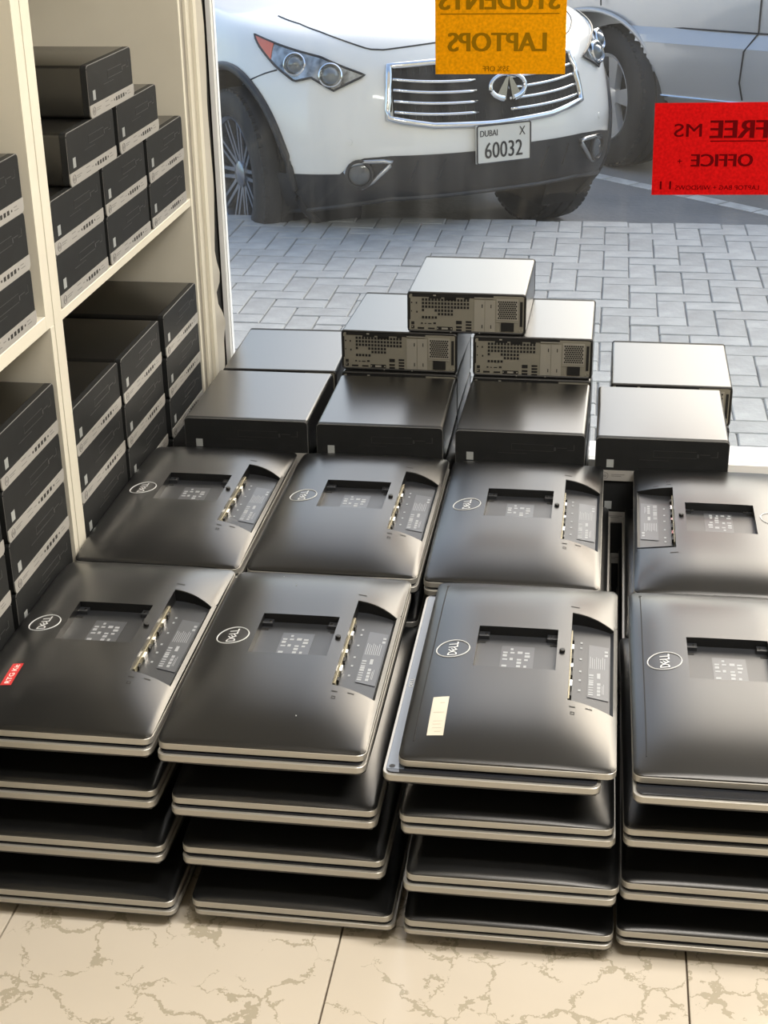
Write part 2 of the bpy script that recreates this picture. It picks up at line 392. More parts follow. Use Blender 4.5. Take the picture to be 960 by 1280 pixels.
# painted parking line, broken by the block joints
a = Vector((-.133, 8.71, ZR)); b = Vector((.827, 7.80, ZR)); dv = (b-a).normalized(); nv = Vector((-dv.y, dv.x, 0))
s = -2.0
while s < 3.2:
    L = random.uniform(.17, .24)
    p = a+dv*s; q = a+dv*(s+L-.012); ww = .048
    MB().prism([tuple((p-nv*ww)[:2]), tuple((q-nv*ww)[:2]), tuple((q+nv*ww)[:2]), tuple((p+nv*ww)[:2])], ZR, ZR+.003).build('painted_line_block', LINE, road)
    s += L
# ================================================================== SHELVING
XS = -.942; XB = -1.30
sh = tag(empty('shelving_unit', (XS, 2.4, 0)), 'tall cream laminate shelving along the left wall with black desktop computers in it', 'shelf')
def sp(name, x0, y0, z0, x1, y1, z1, m_=CREAM):
    o = MB().bbox(x0-XS, y0-2.4, z0, x1-XS, y1-2.4, z1, .0008).build(name, m_, sh); return o
sp('side_panel', XB, 2.374, .7475, XS, 2.4105, 2.3)
sp('side_panel', XB, 2.392, .0, XS, 2.4105, .7470)
sp('side_panel', XB, 2.4115, .0, XS+.001, 2.450, 2.3)
sp('side_panel', XB, 3.331, .0, XS+.001, 3.346, 2.3)
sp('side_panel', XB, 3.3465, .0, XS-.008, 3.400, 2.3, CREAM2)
sp('side_panel', XB, 3.4005, .0, XS-.002, 3.436, 2.3)
sp('side_panel', XB, 1.45, .0, XS, 1.49, 2.3)
sp('shelf_board', XB, 2.4505, .743, XS, 3.3305, .760)
sp('shelf_board', XB, 1.4905, .7475, XS, 2.3735, .7725)
sp('shelf_board', XB, 2.4505, 1.50, XS, 3.3305, 1.52)
sp('shelf_board', XB, 1.4905, 1.50, XS, 2.3735, 1.52)
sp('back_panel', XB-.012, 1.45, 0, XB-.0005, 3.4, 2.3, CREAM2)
sp('top_board', XB, 1.45, 2.3005, XS, 3.4, 2.32)
MB().tube([(-1.06-XS, 2.3915-2.4, .70), (-1.06-XS, 2.3905-2.4, .70)], .004, 10).build('cable_hole', HOLE, sh)

# ================================================================== DESKTOP COMPUTERS
W, D, T = .270, .3106, .0953
def chain_rect(x0, z0, x1, z1, r):
    return rrect(x0, z0, x1, z1, r, 4)
def yprism(mb, poly, y0, y1, bev=0.0):
    n = len(poly); cx = sum(p[0] for p in poly)/n; cz = sum(p[1] for p in poly)/n
    def ring(y, ins):
        out = []
        for (x, z) in poly:
            out.append((x-math.copysign(min(ins, abs(x-cx)), x-cx), y, z-math.copysign(min(ins, abs(z-cz)), z-cz)))
        return out
    if bev > 0: R = [ring(y0, bev), ring(y0+bev, 0), ring(y1, 0)]
    else: R = [ring(y0, 0), ring(y1, 0)]
    vs = [v for r_ in R for v in r_]; fs = [tuple(range(n)), tuple(range((len(R)-1)*n, len(R)*n))[::-1]]
    for k in range(len(R)-1): fs += [(k*n+i, k*n+(i+1) % n, (k+1)*n+(i+1) % n, (k+1)*n+i) for i in range(n)]
    return mb.add(vs, fs)
def qxz(mb, x0, z0, x1, z1, y, t=.0006):
    return mb.box(x0, y-t, z0, x1, y, z1)
def make_computer(rear=False):
    root = empty('desktop_computer')
    cs = MB(); yprism(cs, chain_rect(.0006, .0004, W-.0006, T-.0003, .007), .0135, D-(.004 if rear else 0)); cs.build('case', CASE, root, smooth=True)
    fp = MB(); yprism(fp, chain_rect(0, .0001, W, T-.0001, .008), .0005, .0130, .0014)
    f = fp.build('front_panel', FRONT, root, smooth=True, ang=.5)
    e = MB(); pts = [(x, .0014, z) for x, z in rrect(.0009, .0009, W-.0009, T-.0009, .0075, 4)]
    e.tube(pts, .0006, 5, closed=True); e.build('panel_edge', FEDGE, f)
    pl = [(x, z) for x, z in rrect(.0016, .0016, W-.0016, .0236, .005, 4)]
    pl = [(x, min(z, .0236)) if z > .012 else (x, z) for x, z in pl]
    # square upper corners, rounded lower corners
    low = [p for p in rrect(.0004, .0003, W-.0004, .060, .008, 4) if p[1] < .02]
    poly = low + []
    poly = [p for p in low if p[0] > W/2] + [(W-.0004, .0235), (.0004, .0235)] + [p for p in low if p[0] <= W/2]
    st = MB(); yprism(st, poly, -.0006, .0125); s_ = st.build('silver_strip', STRIP, root)
    lg = MB(); lg.tube([(.021+.0075*math.cos(a*PI/12), -.0008, .0118+.0075*math.sin(a*PI/12)) for a in range(24)], .0006, 4, closed=True)
    text(lg, 'hp', .0085, .0075, frameM((.021, -.0010, .0112), (1, 0, 0), (0, 0, 1)), .01); lg.build('round_logo', STRIPTXT, s_)
    for k, x in enumerate((.142, .156, .171, .186, .201, .216)):
        s2 = (.0045, .0085, .0085, .0085, .0085, .004)[k]
        p = MB(); qxz(p, x-s2/2, .0130-s2*.42, x+s2/2, .0130+s2*.42, -.0005, .0005); p.build('port', HOLE, s_)
    mk = MB()
    for (x0, x1, z) in ((.035, .062, .014), (.035, .055, .0105), (.088, .108, .0175), (.088, .112, .0085), (.120, .130, .013), (.226, .240, .0155), (.228, .246, .0100)): qxz(mk, x0, z, x1, z+.0011, -.0005, .0004)
    mk.build('printed_marks', STRIPTXT, s_)
    k = MB(); k.box(.024, .0001, .0300, .0385, .0011, .0475); k.build('sticker', STICK, root)
    dl = MB()
    for (x0, z0, x1, z1) in ((.118, .0700, .205, .0706), (.118, .0560, .205, .0566), (.118, .0560, .1186, .0706), (.090, .049, .150, .0494), (.212, .0645, .232, .0655), (.206, .058, .210, .066), (.234, .0600, .248, .0608), (.2465, .0600, .248, .073)): qxz(dl, x0, z0, x1, z1, .0005, .0004)
    dl.build('drive_outline', DOUT, root)
    if rear:
        def X(xr): return W-xr
        def rb(mb, x0, z0, x1, z1, y0, y1): mb.box(X(x1), y0, z0, X(x0), y1, z1)
        rm = MB(); yprism(rm, chain_rect(.004, .003, W-.004, T-.0035, .006), D-.006, D-.0015); r_ = rm.build('rear_panel', REARMETAL, root)
        bd = MB(); bd.tube([(x, D-.003, z) for x, z in rrect(.003, .003, W-.003, T-.003, .006, 4)], .003, 6, closed=True); bd.build('case_rim', DARK, root)
        y0, y1 = D-.0014, D-.0008
        h = MB()
        for r0 in range(6):
            for c0 in range(15):
                if r0 == 0 and c0 < 0: continue
                if r0 in (3, 4, 5) and c0 > 9: continue
                if r0 == 3 and 1 <= c0 <= 3: continue
                if r0 == 4 and c0 < 5: continue
                if r0 == 5 and c0 > 4: continue
                x = .034+c0*.0073; z = .0745-r0*.0083
                rb(h, x, z, x+.0050, z+.0055, y0, y1)
        tag(h.build('vent_grid', HOLE, r_), kind='stuff')
        ps = MB(); rb(ps, .203, .034, .252, .083, y0, y1+.0004); p_ = ps.build('power_supply_vent', REARLIGHT, root)
        hx = MB()
        for r0 in range(9):
            for c0 in range(9):
                x = .2065+c0*.0049+(.0024 if r0 % 2 else 0); z = .0375+r0*.0047
                if x > .248: continue
                rb(hx, x, z, x+.0036, z+.0034, y1+.0004, y1+.0008)
        tag(hx.build('vent_holes', HOLE, p_), kind='stuff')
        k1 = MB(); rb(k1, .214, .0085, .243, .0285, y0, y1+.001); k1.build('power_socket', HOLE, root)
        sl = MB()
        rb(sl, .153, .006, .176, .079, y0, y1+.0003); rb(sl, .1775, .006, .200, .079, y0, y1+.0003); sl.build('slot_cover', REARLIGHT, root)
        sd = MB()
        for x in (.170, .190):
            for z in (.062, .014): rb(sd, x, z, x+.0018, z+.008, y1+.0003, y1+.0008)
        sd.build('cover_slit', HOLE, r_)
        pt = MB()
        for (x0, z0, x1, z1) in ((.024, .008, .039, .012), (.048, .008, .063, .0115), (.068, .0065, .104, .0145), (.112, .0055, .125, .010), (.112, .0125, .125, .017), (.112, .0215, .125, .0295), (.134, .0045, .147, .0085), (.134, .0115, .147, .0155), (.134, .0185, .147, .0225), (.134, .0255, .147, .0295),
                                 (.0095, .018, .0165, .025), (.0095, .0085, .0165, .0155), (.009, .068, .012, .071), (.020, .067, .023, .071), (.009, .048, .011, .051), (.021, .046, .024, .050), (.032, .020, .036, .023), (.040, .020, .044, .022), (.048, .020, .056, .022), (.060, .020, .066, .024)):
            rb(pt, x0, z0, x1, z1, y0, y1)
        rb(pt, .012, .0835, .196, .0905, y0, y1); rb(pt, .256, .020, .262, .078, y0, y1); rb(pt, .005, .030, .0075, .080, y0, y1)
        rb(pt, .050, .0800, .078, .084, y0, y1); rb(pt, .085, .077, .112, .084, y0, y1); rb(pt, .130, .080, .142, .084, y0, y1)
        tag(pt.build('port_openings', HOLE, r_), kind='stuff')
        vg = MB(); rb(vg, .079, .0085, .093, .0125, y1, y1+.001); rb(vg, .153, .0835, .196, .0855, y1, y1+.0015); rb(vg, .203, .0300, .252, .0318, y1, y1+.001); rb(vg, .060, .086, .066, .089, y1, y1+.0006)
        for (x, z) in ((.012, .013), (.262, .013), (.070, .0105), (.101, .0105), (.100, .0025), (.165, .0025), (.256, .0105)):
            rb(vg, x-.0012, z-.0012, x+.0012, z+.0012, y1, y1+.0012)
        tag(vg.build('metal_fittings', REARLIGHT, r_), kind='stuff')
    return root
pcF = make_computer(False); pcR = make_computer(True)
tF = tree(pcF); tR = tree(pcR); used = set()
def place_pc(x, y, z, r, label, group, rear=False, sz=1.0):
    t = tR if rear else tF
    if id(t) in used: o = stamp(t)
    else: o = t[0]; used.add(id(t))
    if rear:
        c, s = math.cos(r), math.sin(r); loc = (x+c*W-s*D, y+s*W+c*D, z); o.rotation_euler = (0, 0, r+PI)
    else: loc = (x, y, z); o.rotation_euler = (0, 0, r)
    o.location = loc; o.scale = (1, 1, sz); tag(o, label, 'computer', group); return o
cn = ['far left', 'second from left', 'third from left', 'far right']
lev = ['bottom', 'second from bottom', 'third from bottom', 'top']
GF = 'black desktop computers stacked on the floor by the window'
FR = [(-.8754, 2.9239, -.0024), (-.5856, 2.9157, .0049), (-.2894, 2.9110, -.015), (.0016, 2.9000, -.0006)]
for c, (x, y, r) in enumerate(FR):
    for k in range(4):
        jx = 0 if k == 3 else random.uniform(-.003, .003); jy = 0 if k == 3 else random.uniform(0, .006)
        place_pc(x+jx, y+jy, k*T, r, 'black desktop computer, %s of the %s front-facing stack behind the monitors' % (lev[k], cn[c]), GF)
RR = {0: (-.8697, 3.2484, .018), 1: (-.588, 3.2540, -.01), 2: (-.284, 3.2440, -.0037), 3: (.0288, 3.2340, -.0035)}
for c, (x, y, r) in RR.items():
    for k in range(4):
        if c == 0: place_pc(x, y, k*T, r, 'black desktop computer, %s of the far left stack against the window glass' % lev[k], GF, rear=True)
        else: place_pc(x, y, k*T, r, 'black desktop computer, %s, %s stack against the glass' % (lev[k], cn[c]), GF, rear=True)
place_pc(-.5899, 3.2689, 4*T, -.0296, 'desktop computer showing grey rear ports, left of the two under pyramid top', 'desktop computers in the pyramid showing their rear ports', rear=True)
place_pc(-.2840, 3.2535, 4*T, -.0037, 'desktop computer showing grey rear ports, right of the two under pyramid top', 'desktop computers in the pyramid showing their rear ports', rear=True)
place_pc(-.4357, 3.2676, 5*T, -.0139, 'highest desktop computer of the window pyramid, bright top and grey rear ports', 'desktop computers in the pyramid showing their rear ports', rear=True)
# shelf
def shelf_pc(y, z, label, group, dx=0.0, sz=1.0, r=0.0): place_pc(XS+dx-.0008, y, z, PI/2+r, label, group, sz=sz)
GU = 'desktop computers on the upper shelf board'
SZ = .7602
TP_ = .0953
up_ = [(2.457, 0, 'near column bottom'), (2.456, 1, 'near column middle'), (2.566, 2, 'near column top, just under the highest one'),
       (2.745, 0, 'middle column bottom'), (2.744, 1, 'middle column second from the board'), (2.860, 2, 'upper right one of the pyramid step'),
       (3.033, 0, 'far column bottom, beside the window'), (3.037, 1, 'far column top, beside the window'), (2.707, 3, 'highest, alone at the top of the pyramid')]
for (y, k, nm) in up_:
    place_pc(XS-.001, y, SZ+k*TP_, PI/2, 'black desktop computer, upper right shelf, '+nm, GU)
GL = 'desktop computers in the lower right shelf bay'
for c, (y, dx, nm) in enumerate(((2.4560, 0, 'left'), (2.7345, .004, 'middle'), (3.0290, .008, 'right'))):
    for k in range(6):
        shelf_pc(y, k*T, 'black desktop computer in the lower right bay, %s column, %s' % (nm, ['lowest', 'second from bottom', 'third from bottom', 'third from top', 'second from top', 'topmost'][k]), GL, dx)
for k in range(3):
    shelf_pc(2.0665, .7727+k*T, 'black desktop computer at left photo edge, upper left shelf, %s of three' % ['lowest', 'middle', 'top'][k], 'desktop computers on the upper left shelf board')
for k in range(7):
    shelf_pc(2.1085, k*T*.978, 'black desktop computer, lower left bay beside the post, %s' % ['lowest', 'second from bottom', 'third from bottom', 'middle', 'third from top', 'second from top', 'topmost'][k], 'desktop computers in the lower left bay beside the post', sz=.978)
for k in range(6):
    shelf_pc(1.8180, k*T*.970, 'black desktop computer at left photo edge, nearer column, %s' % ['lowest', 'second from bottom', 'third from bottom', 'third from top', 'second from top', 'topmost'][k], 'desktop computers in the nearer lower left column', sz=.970)

# ================================================================== MONITORS
MW, ML = .3085, .5521
RIM, HD, SCR = .0105, .0316, .00235
TP = .0891
def dome(x, y):
    if x < .15: fx = 1-.62*((.15-x)/.15)**4
    elif x > .19: fx = 1-.80*((x-.19)/(MW-.19))**2.4
    else: fx = 1
    e = abs(y-ML/2)/(ML/2)
    fy = 1-.92*e**(3.6 if y < ML/2 else 6.0)
    base = .0022
    # tight roll-off right at the plan edge
    ed = min(x, MW-x, y, ML-y); q = max(0, 1-ed/.007); roll = .0022*(1-math.sqrt(max(0, 1-q*q)))
    return base+(HD-base)*max(0, fx)*max(0, fy)-roll*.9
def rcorner(x, y, r=.014):
    cx = r if x < r else MW-r if x > MW-r else None; cy = r if y < r else ML-r if y > ML-r else None
    if cx is None or cy is None: return x, y
    dx, dy = (x-cx)/r, (y-cy)/r
    k = max(abs(dx), abs(dy))/max(1e-9, math.hypot(dx, dy)); return cx+dx*k*r, cy+dy*k*r
def lines(a, b, n, keep=(), edge=(.0035, .007, .0105, .014)):
    L = [a+(b-a)*i/n for i in range(n+1)]+list(keep)+[a+e for e in edge]+[b-e for e in edge]
    L = sorted(L); out = [L[0]]
    for q in L[1:]:
        if q-out[-1] > .0022: out.append(q)
        elif any(abs(q-k) < 1e-9 for k in keep) or abs(q-b) < 1e-9: out[-1] = q
    return out
VX0, VX1, VY0, VY1 = .087, .214, .224, .352
PX0, PX1, PY0, PY1 = .235, .303, .146, .414
def back_cover(detail):
    mb = MB(); Z0 = RIM
    if not detail:
        xs = lines(0, MW, 14); ys = lines(0, ML, 20)
    else:
        xs = lines(0, MW, 30, (VX0, VX1, PX0, PX1, VX0+.014, VX1-.014)); ys = lines(0, ML, 46, (VY0, VY1, PY0, PY1, VY0+.016, VY1-.016))
    def reg(x, y):
        if not detail: return 0
        if PX0 < x < PX1 and PY0 < y < PY1: return 2
        if VX0 < x < VX1 and VY0 < y < VY1:
            return 1
        return 0
    idx = {}
    def V(i, j, r_):
        k = (i, j, r_)
        if k in idx: return idx[k]
        x, y = xs[i], ys[j]; t = (x-PX0)/(PX1-PX0); wx, wy = rcorner(x, y)
        if detail and -1e-6 <= t <= 1+1e-6:
            if abs(y-PY1) < 1e-6: wy = PY1-.022*t**2.2
            if abs(y-PY0) < 1e-6: wy = PY0-.012*t**1.5+.006*math.sin(PI*t)*0
        h = dome(x, wy)
        if r_ == 1: z = dome((VX0+VX1)/2, (VY0+VY1)/2)-.0165
        elif r_ == 2: z = min(.0080-.003*t, h-.0004) if t < .999 else h-.0012
        else: z = h
        mb.v.append((wx, wy, Z0+z)); idx[k] = len(mb.v)-1; return idx[k]
    R = {}
    for i in range(len(xs)-1):
        for j in range(len(ys)-1):
            r_ = reg((xs[i]+xs[i+1])/2, (ys[j]+ys[j+1])/2); R[i, j] = r_
            mb.f.append((V(i, j, r_), V(i+1, j, r_), V(i+1, j+1, r_), V(i, j+1, r_))); mb.m.append(1 if r_ else 0)
    for (i, j), r_ in R.items():
        for (di, dj) in ((1, 0), (0, 1)):
            q = R.get((i+di, j+dj))
            if q is not None and q != r_:
                e = ((i+1, j), (i+1, j+1)) if di else ((i, j+1), (i+1, j+1))
                mb.f.append((V(*e[0], r_), V(*e[1], r_), V(*e[1], q), V(*e[0], q))); mb.m.append(0)
    # skirt
    n, m_ = len(xs), len(ys); loop = [(i, 0) for i in range(n)]+[(n-1, j) for j in range(1, m_)]+[(i, m_-1) for i in range(n-2, -1, -1)]+[(0, j) for j in range(m_-2, 0, -1)]
    lowi = []
    for (i, j) in loop:
        wx, wy = rcorner(xs[i], ys[j]); mb.v.append((wx, wy, Z0-.001)); lowi.append(len(mb.v)-1)
    for k in range(len(loop)):
        a_, b_ = loop[k], loop[(k+1) % len(loop)]
        mb.f.append((V(*a_, 0), V(*b_, 0), lowi[(k+1) % len(loop)], lowi[k])); mb.m.append(0)
    return mb
def frame_ring(mb):
    outs = []
    for ins, z in ((.0007, 0), (0, .0007), (0, RIM-.0007), (.0007, RIM), (.0075, RIM), (.0075, 0)):
        outs.append([(x, y, z) for x, y in rrect(-.0006+ins, -.0006+ins, MW+.0006-ins, ML+.0006-ins, .014, 6)])
    n = len(outs[0]); vs = [v for o in outs for v in o]; fs = []
    for k in range(len(outs)):
        k2 = (k+1) % len(outs)
        for i in range(n): fs.append((k*n+i, k*n+(i+1) % n, k2*n+(i+1) % n, k2*n+i))
    mb.add(vs, fs)
me_cover = {}
def slab_text(s, w_, h_, x, y, z, bold=.0):
    return frameM((x, y, z), (1, 0, 0), (0, 1, 0))
def on(x, y, off=.0004): return Vector((x, y, RIM+dome(x, y)+off))
def make_monitor(detail, slot=False, bezel=False):
    root = empty('computer_monitor')
    back_cover(detail).build('back_cover', [PLASTIC, PLASTIC_IN], root, smooth=True, ang=.45)
    f = MB(); frame_ring(f); f.build('frame', SILVER, root, smooth=True, ang=.5)
    s = MB(); s.prism(rrect(.004, .004, MW-.004, ML-.004, .011, 4), -SCR, RIM-.0012)
    s.build('screen', SCREEN, root)
    if bezel:
        b_ = MB()
        b_.prism(rrect(MW-.0300, .012, MW-.0045, ML-.012, .002, 3), -SCR-.0003, -SCR)
        bz = b_.build('bezel_strip', BEZELGLASS, root)
        t = MB(); text(t, 'DELL', .026, .0062, frameM((MW-.0108, .250, -SCR-.0005), (0, 1, 0), (1, 0, 0)), .02); t.build('brand_lettering', WHITEPRINT, bz)
        c = MB(); c.lathe([(-SCR-.0005, .0001), (-SCR-.0005, .0045), (-SCR-.0002, .0045)], 16, 'z'); o = c.build('power_button', DARK, root); o.location = (MW-.012, .018, 0)
    if detail:
        # round brand emblem, letters running along +Y
        cx, cy, R_ = .0510, .2775, .0262
        e = MB(); e.tube([on(cx+R_*math.cos(a*PI/20), cy+R_*math.sin(a*PI/20), .0004) for a in range(40)], .0010, 5, closed=True)
        em = e.build('brand_emblem', WHITEPRINT, root)
        lt = MB()
        def emb_text(st, w_, h_, dy, ang=0):
            vs, fs = text_tris(st, w_, h_, .012)
            out = []
            for v in vs:
                lx, ly = v[0], v[1]
                lx, ly = lx*math.cos(ang)-ly*math.sin(ang), lx*math.sin(ang)+ly*math.cos(ang)
                px, py = cx-ly, cy+dy+lx; out.append(on(px, py, .0007))
            lt.add(out, fs)
        emb_text('D', .0105, .0150, -.0155); emb_text('E', .0105, .0115, -.0038, .62); emb_text('L', .0080, .0150, .0070); emb_text('L', .0080, .0150, .0162)
        lt.build('brand_lettering', WHITEPRINT, em)
        zf = RIM+dome((VX0+VX1)/2, (VY0+VY1)/2)-.0165
        # corner hooks of the mounting recess
        for (x, y, sx, sy) in ((VX0, VY1, 1, -1), (VX1, VY1, -1, -1), (VX1, VY0, -1, 1), (VX0, VY0, 1, 1)):
            h = MB()
            top = sy < 0
            yy = y-.016 if top else y+.002
            h.box(min(x+sx*.0005, x+sx*.017), yy, zf, max(x+sx*.0005, x+sx*.017), yy+(.0145 if top else .006), zf+(.0065 if top else .003))
            ho = h.build('mount_hook', PLASTIC_IN, root)
            k = MB(); hx = x+sx*.006; hy = yy-.009 if top else yy+.010
            k.box(min(hx-.006, hx+.006), hy-.003, zf, hx+.006, hy+.003, zf+.0006); k.build('mount_hole', HOLE, root)
            k = MB(); k.lathe([(0, .0024), (.0008, .0024), (.0008, .0001)], 12, 'z'); o = k.build('screw', CHROME, ho); o.location = (x+sx*.0120, yy+(.007 if top else .003), zf+(.0065 if top else .003))
        # rating label with its print
        lb = MB(); lb.box(.126, .236, zf, .178, .318, zf+.0003); lo = lb.build('rating_label', LABELBG, root)
        pr = MB(); random.seed(3)
        for r0 in range(7):
            for c0 in range(4):
                x = .129+c0*.0115; y = .242+r0*.0105
                a_ = random.uniform(.004, .0085); b_ = random.uniform(.004, .0075)
                if random.random() < .85: pr.box(x, y, zf+.0003, x+a_, y+b_, zf+.0005)
        pr.build('label_print', GREYPRINT, lo)
        # cable-lock knob
        k = MB(); k.lathe([(0, .0045), (.004, .0045), (.005, .0035), (.005, .0001)], 16, 'z'); o = k.build('lock_knob', DARK, root); o.location = on(.2225, .284, -.0005)
        # port bay: connectors, sheet metal, label
        wm = MB(); wm.box(PX0+.0003, .165, RIM+.008, PX0+.0022, .375, RIM+.0185); wo_ = wm.build('port_plate', GOLD, root)
        for q, (y0, y1, mm) in enumerate(((.345, .362, DARK), (.318, .336, CHROME), (.288, .308, DARK), (.262, .276, CHROME), (.236, .252, DARK), (.205, .226, CHROME), (.176, .190, DARK))):
            p = MB(); p.box(PX0+.0022, y0+.002, RIM+.0085, PX0+.0052, y1-.002, RIM+.0160); p.build('port', mm, wo_)
        sl = lambda x: RIM+.0080-.003*((x-PX0)/(PX1-PX0))
        lb = MB(); zl = .0010
        lb.add([(.264, .190, sl(.264)+zl), (.296, .182, sl(.296)+zl), (.296, .345, sl(.296)+zl), (.264, .350, sl(.264)+zl)], [(0, 1, 2, 3)])
        lo = lb.build('service_label', LABELBG, root)
        pr = MB()
        def pq(x0, y0, x1, y1): pr.add([(x0, y0, sl(x0)+zl+.0003), (x1, y0, sl(x1)+zl+.0003), (x1, y1, sl(x1)+zl+.0003), (x0, y1, sl(x0)+zl+.0003)], [(0, 1, 2, 3)])
        for k_ in range(9): pq(.2655, .195+k_*.0072, .2725, .195+k_*.0072+random.choice((.003, .0045, .0058)))
        for k_ in range(4): pq(.2785, .195+k_*.010, .2835, .2025+k_*.010)
        pq(.2780, .246, .2830, .262); pq(.2860, .200, .2868, .225); pq(.2880, .200, .2888, .230); pq(.289, .315, .294, .322); pq(.289, .327, .294, .333)
        for k_ in range(8): pq(.2665+.0032*k_, .275, .2674+.0032*k_, .312-.003*(k_ % 3))
        pr.build('label_print', GREYPRINT, lo)
        ic = MB()
        for y in (.205, .235, .262, .300, .335, .352): ic.add([(.2500, y, sl(.25)+.0006), (.2535, y, sl(.2535)+.0006), (.2535, y+.005, sl(.2535)+.0006), (.2500, y+.005, sl(.25)+.0006)], [(0, 1, 2, 3)])
        ic.build('port_icons', GREYPRINT, root)
        lp = MB(); lp.tube([on(PX0+(PX1-PX0)*t/10, PY1-.022*(t/10)**2.2+.0012, .0002) for t in range(11)], .0012, 5); lp.build('bay_lip', PLASTIC, root)
        dg_ = MB()
        for (x, y, w_, d_) in ((.232, .437, .014, .003), (.238, .128, .009, .0028), (.262, .131, .010, .0026), (.240, .116, .006, .0012), (.240, .1105, .006, .0012), (.240, .1105, .0012, .006), (.245, .1105, .0012, .0066)):
            a_, b_, c_, d2 = on(x, y, .0003), on(x+w_, y, .0003), on(x+w_, y+d_, .0003), on(x, y+d_, .0003); dg_ = MB().add([a_, b_, c_, d2], [(0, 1, 2, 3)]); dg_.build('release_slot', HOLE, root)
        if slot:
            d_ = MB(); d_.tube([on(.0185, .035+.012*k_, -.0002) for k_ in range(41)], .0011, 5); d_.build('drive_slot', HOLE, root)
            d_ = MB(); d_.box(.0165, .513, RIM+dome(.0185, .517)-.002, .0215, .520, RIM+dome(.0185, .517)+.0006); d_.build('slot_notch', HOLE, root)
    return root
monD = make_monitor(True); monS = make_monitor(True, slot=True); monL = make_monitor(False); monB = make_monitor(False, bezel=True)
TR = {'D': tree(monD), 'S': tree(monS), 'L': tree(monL), 'B': tree(monB)}
def place_mon(kind, x, y, z, r, label, group, faceup=False, flip=False, sz=1.0):
    t = TR[kind]
    if id(t) in used: o = stamp(t)
    else: o = t[0]; used.add(id(t))
    c, s = math.cos(r), math.sin(r)
    if faceup:   # screen upwards: turned over about its long axis
        o.rotation_euler = (0, PI, r); o.location = (x+c*MW, y+s*MW, z)
    elif flip:
        o.rotation_euler = (0, 0, r+PI); o.location = (x+c*MW-s*ML, y+s*MW+c*ML, z)
    else:
        o.rotation_euler = (0, 0, r); o.location = (x, y, z)
    o.scale = (1, 1, sz); tag(o, label, 'monitor', group); return o
# per stack: list of 4 pairs bottom->top : ((x,y,r) upper monitor, (x,y,r) lower monitor)
ST = {
 'F1': [((-.9112, 1.7625, .002), (-.9090, 1.7600, .002)), ((-.9245, 1.7790, .003), (-.9255, 1.7750, .003)), ((-.9340, 1.7940, .003), (-.9345, 1.7890, .002)), ((-.9345, 1.7981, .0033), (-.9350, 1.7930, .002))],
 'F2': [((-.5772, 1.7719, -.0018), (-.5735, 1.7700, -.001)), ((-.5894, 1.7860, -.002), (-.5885, 1.7800, -.003)), ((-.5988, 1.7850, .003), (-.5990, 1.7790, .002)), ((-.6146, 1.7929, .0054), (-.6150, 1.7855, .004))],
 'F3': [((-.2497, 1.7680, .004), (-.2510, 1.7660, .003)), ((-.2452, 1.7618, .0065), (-.2490, 1.7580, .005)), ((-.2565, 1.7808, .007), (-.2540, 1.7760, .006)), ((-.2580, 1.7900, .0010), (-.2790, 1.7760, .001))],
 'F4': [((.0640, 1.7840, .002), (.0650, 1.7800, .001)), ((.0670, 1.7820, .002), (.0660, 1.7780, .002)), ((.0660, 1.7890, .014), (.0665, 1.7840, .012)), ((.0745, 1.7910, .010), (.0755, 1.7650, .008))],
 'B1': [((-.9300, 2.3600, 0), (-.9300, 2.3600, 0)), ((-.9320, 2.3600, 0), (-.9310, 2.3600, 0)), ((-.9330, 2.3600, 0), (-.9330, 2.3600, 0)), ((-.9344, 2.3580, -.0018), (-.9330, 2.3560, -.001))],
 'B2': [((-.6080, 2.3600, 0), (-.6080, 2.3600, 0)), ((-.6090, 2.3600, 0), (-.6090, 2.3600, 0)), ((-.6100, 2.3600, 0), (-.6100, 2.3600, 0)), ((-.6108, 2.3562, -.0030), (-.6090, 2.3540, -.002))],
 'B3': [((-.2600, 2.3450, 0), (-.2630, 2.3450, 0)), ((-.2680, 2.3450, 0), (-.2640, 2.3450, 0)), ((-.2740, 2.3450, 0), (-.2700, 2.3450, 0)), ((-.2890, 2.3480, -.001), (-.2880, 2.3450, 0))],
 'B4': [((.0600, 2.3400, 0), (.0620, 2.3400, 0)), ((.0600, 2.3400, 0), (.0600, 2.3400, 0)), ((.0680, 2.3400, 0), (.0640, 2.3400, 0)), ((.0790, 2.3455, -.005), (.0800, 2.3440, -.005))],
}
NM = {'F1': 'front left stack', 'F2': 'front stack second from left', 'F3': 'front stack third from left', 'F4': 'front right stack',
      'B1': 'rear left stack', 'B2': 'rear stack second from left', 'B3': 'rear stack third from left', 'B4': 'rear right stack'}
PN = ['bottom pair', 'second pair up', 'third pair up', 'top pair']
TOPL = {'F1': 'black monitor back with small red sticker, on top of the front left stack',
        'F2': 'plain black monitor back on top of the second front stack from left',
        'F3': 'black monitor back with cream asset sticker, on top of the third front stack',
        'F4': 'black monitor back with thin edge slot, on top of the front right stack',
        'B1': 'black monitor back on top of the rear left stack, touching the shelf post',
        'B2': 'black monitor back on top of the second rear stack from left',
        'B3': 'black monitor back on third rear stack, just left of the dark gap',
        'B4': 'black monitor back with its port bay at left, on the rear right stack'}
FLO = .0204     # rim height of the lowest monitor above the floor
topmon = {}
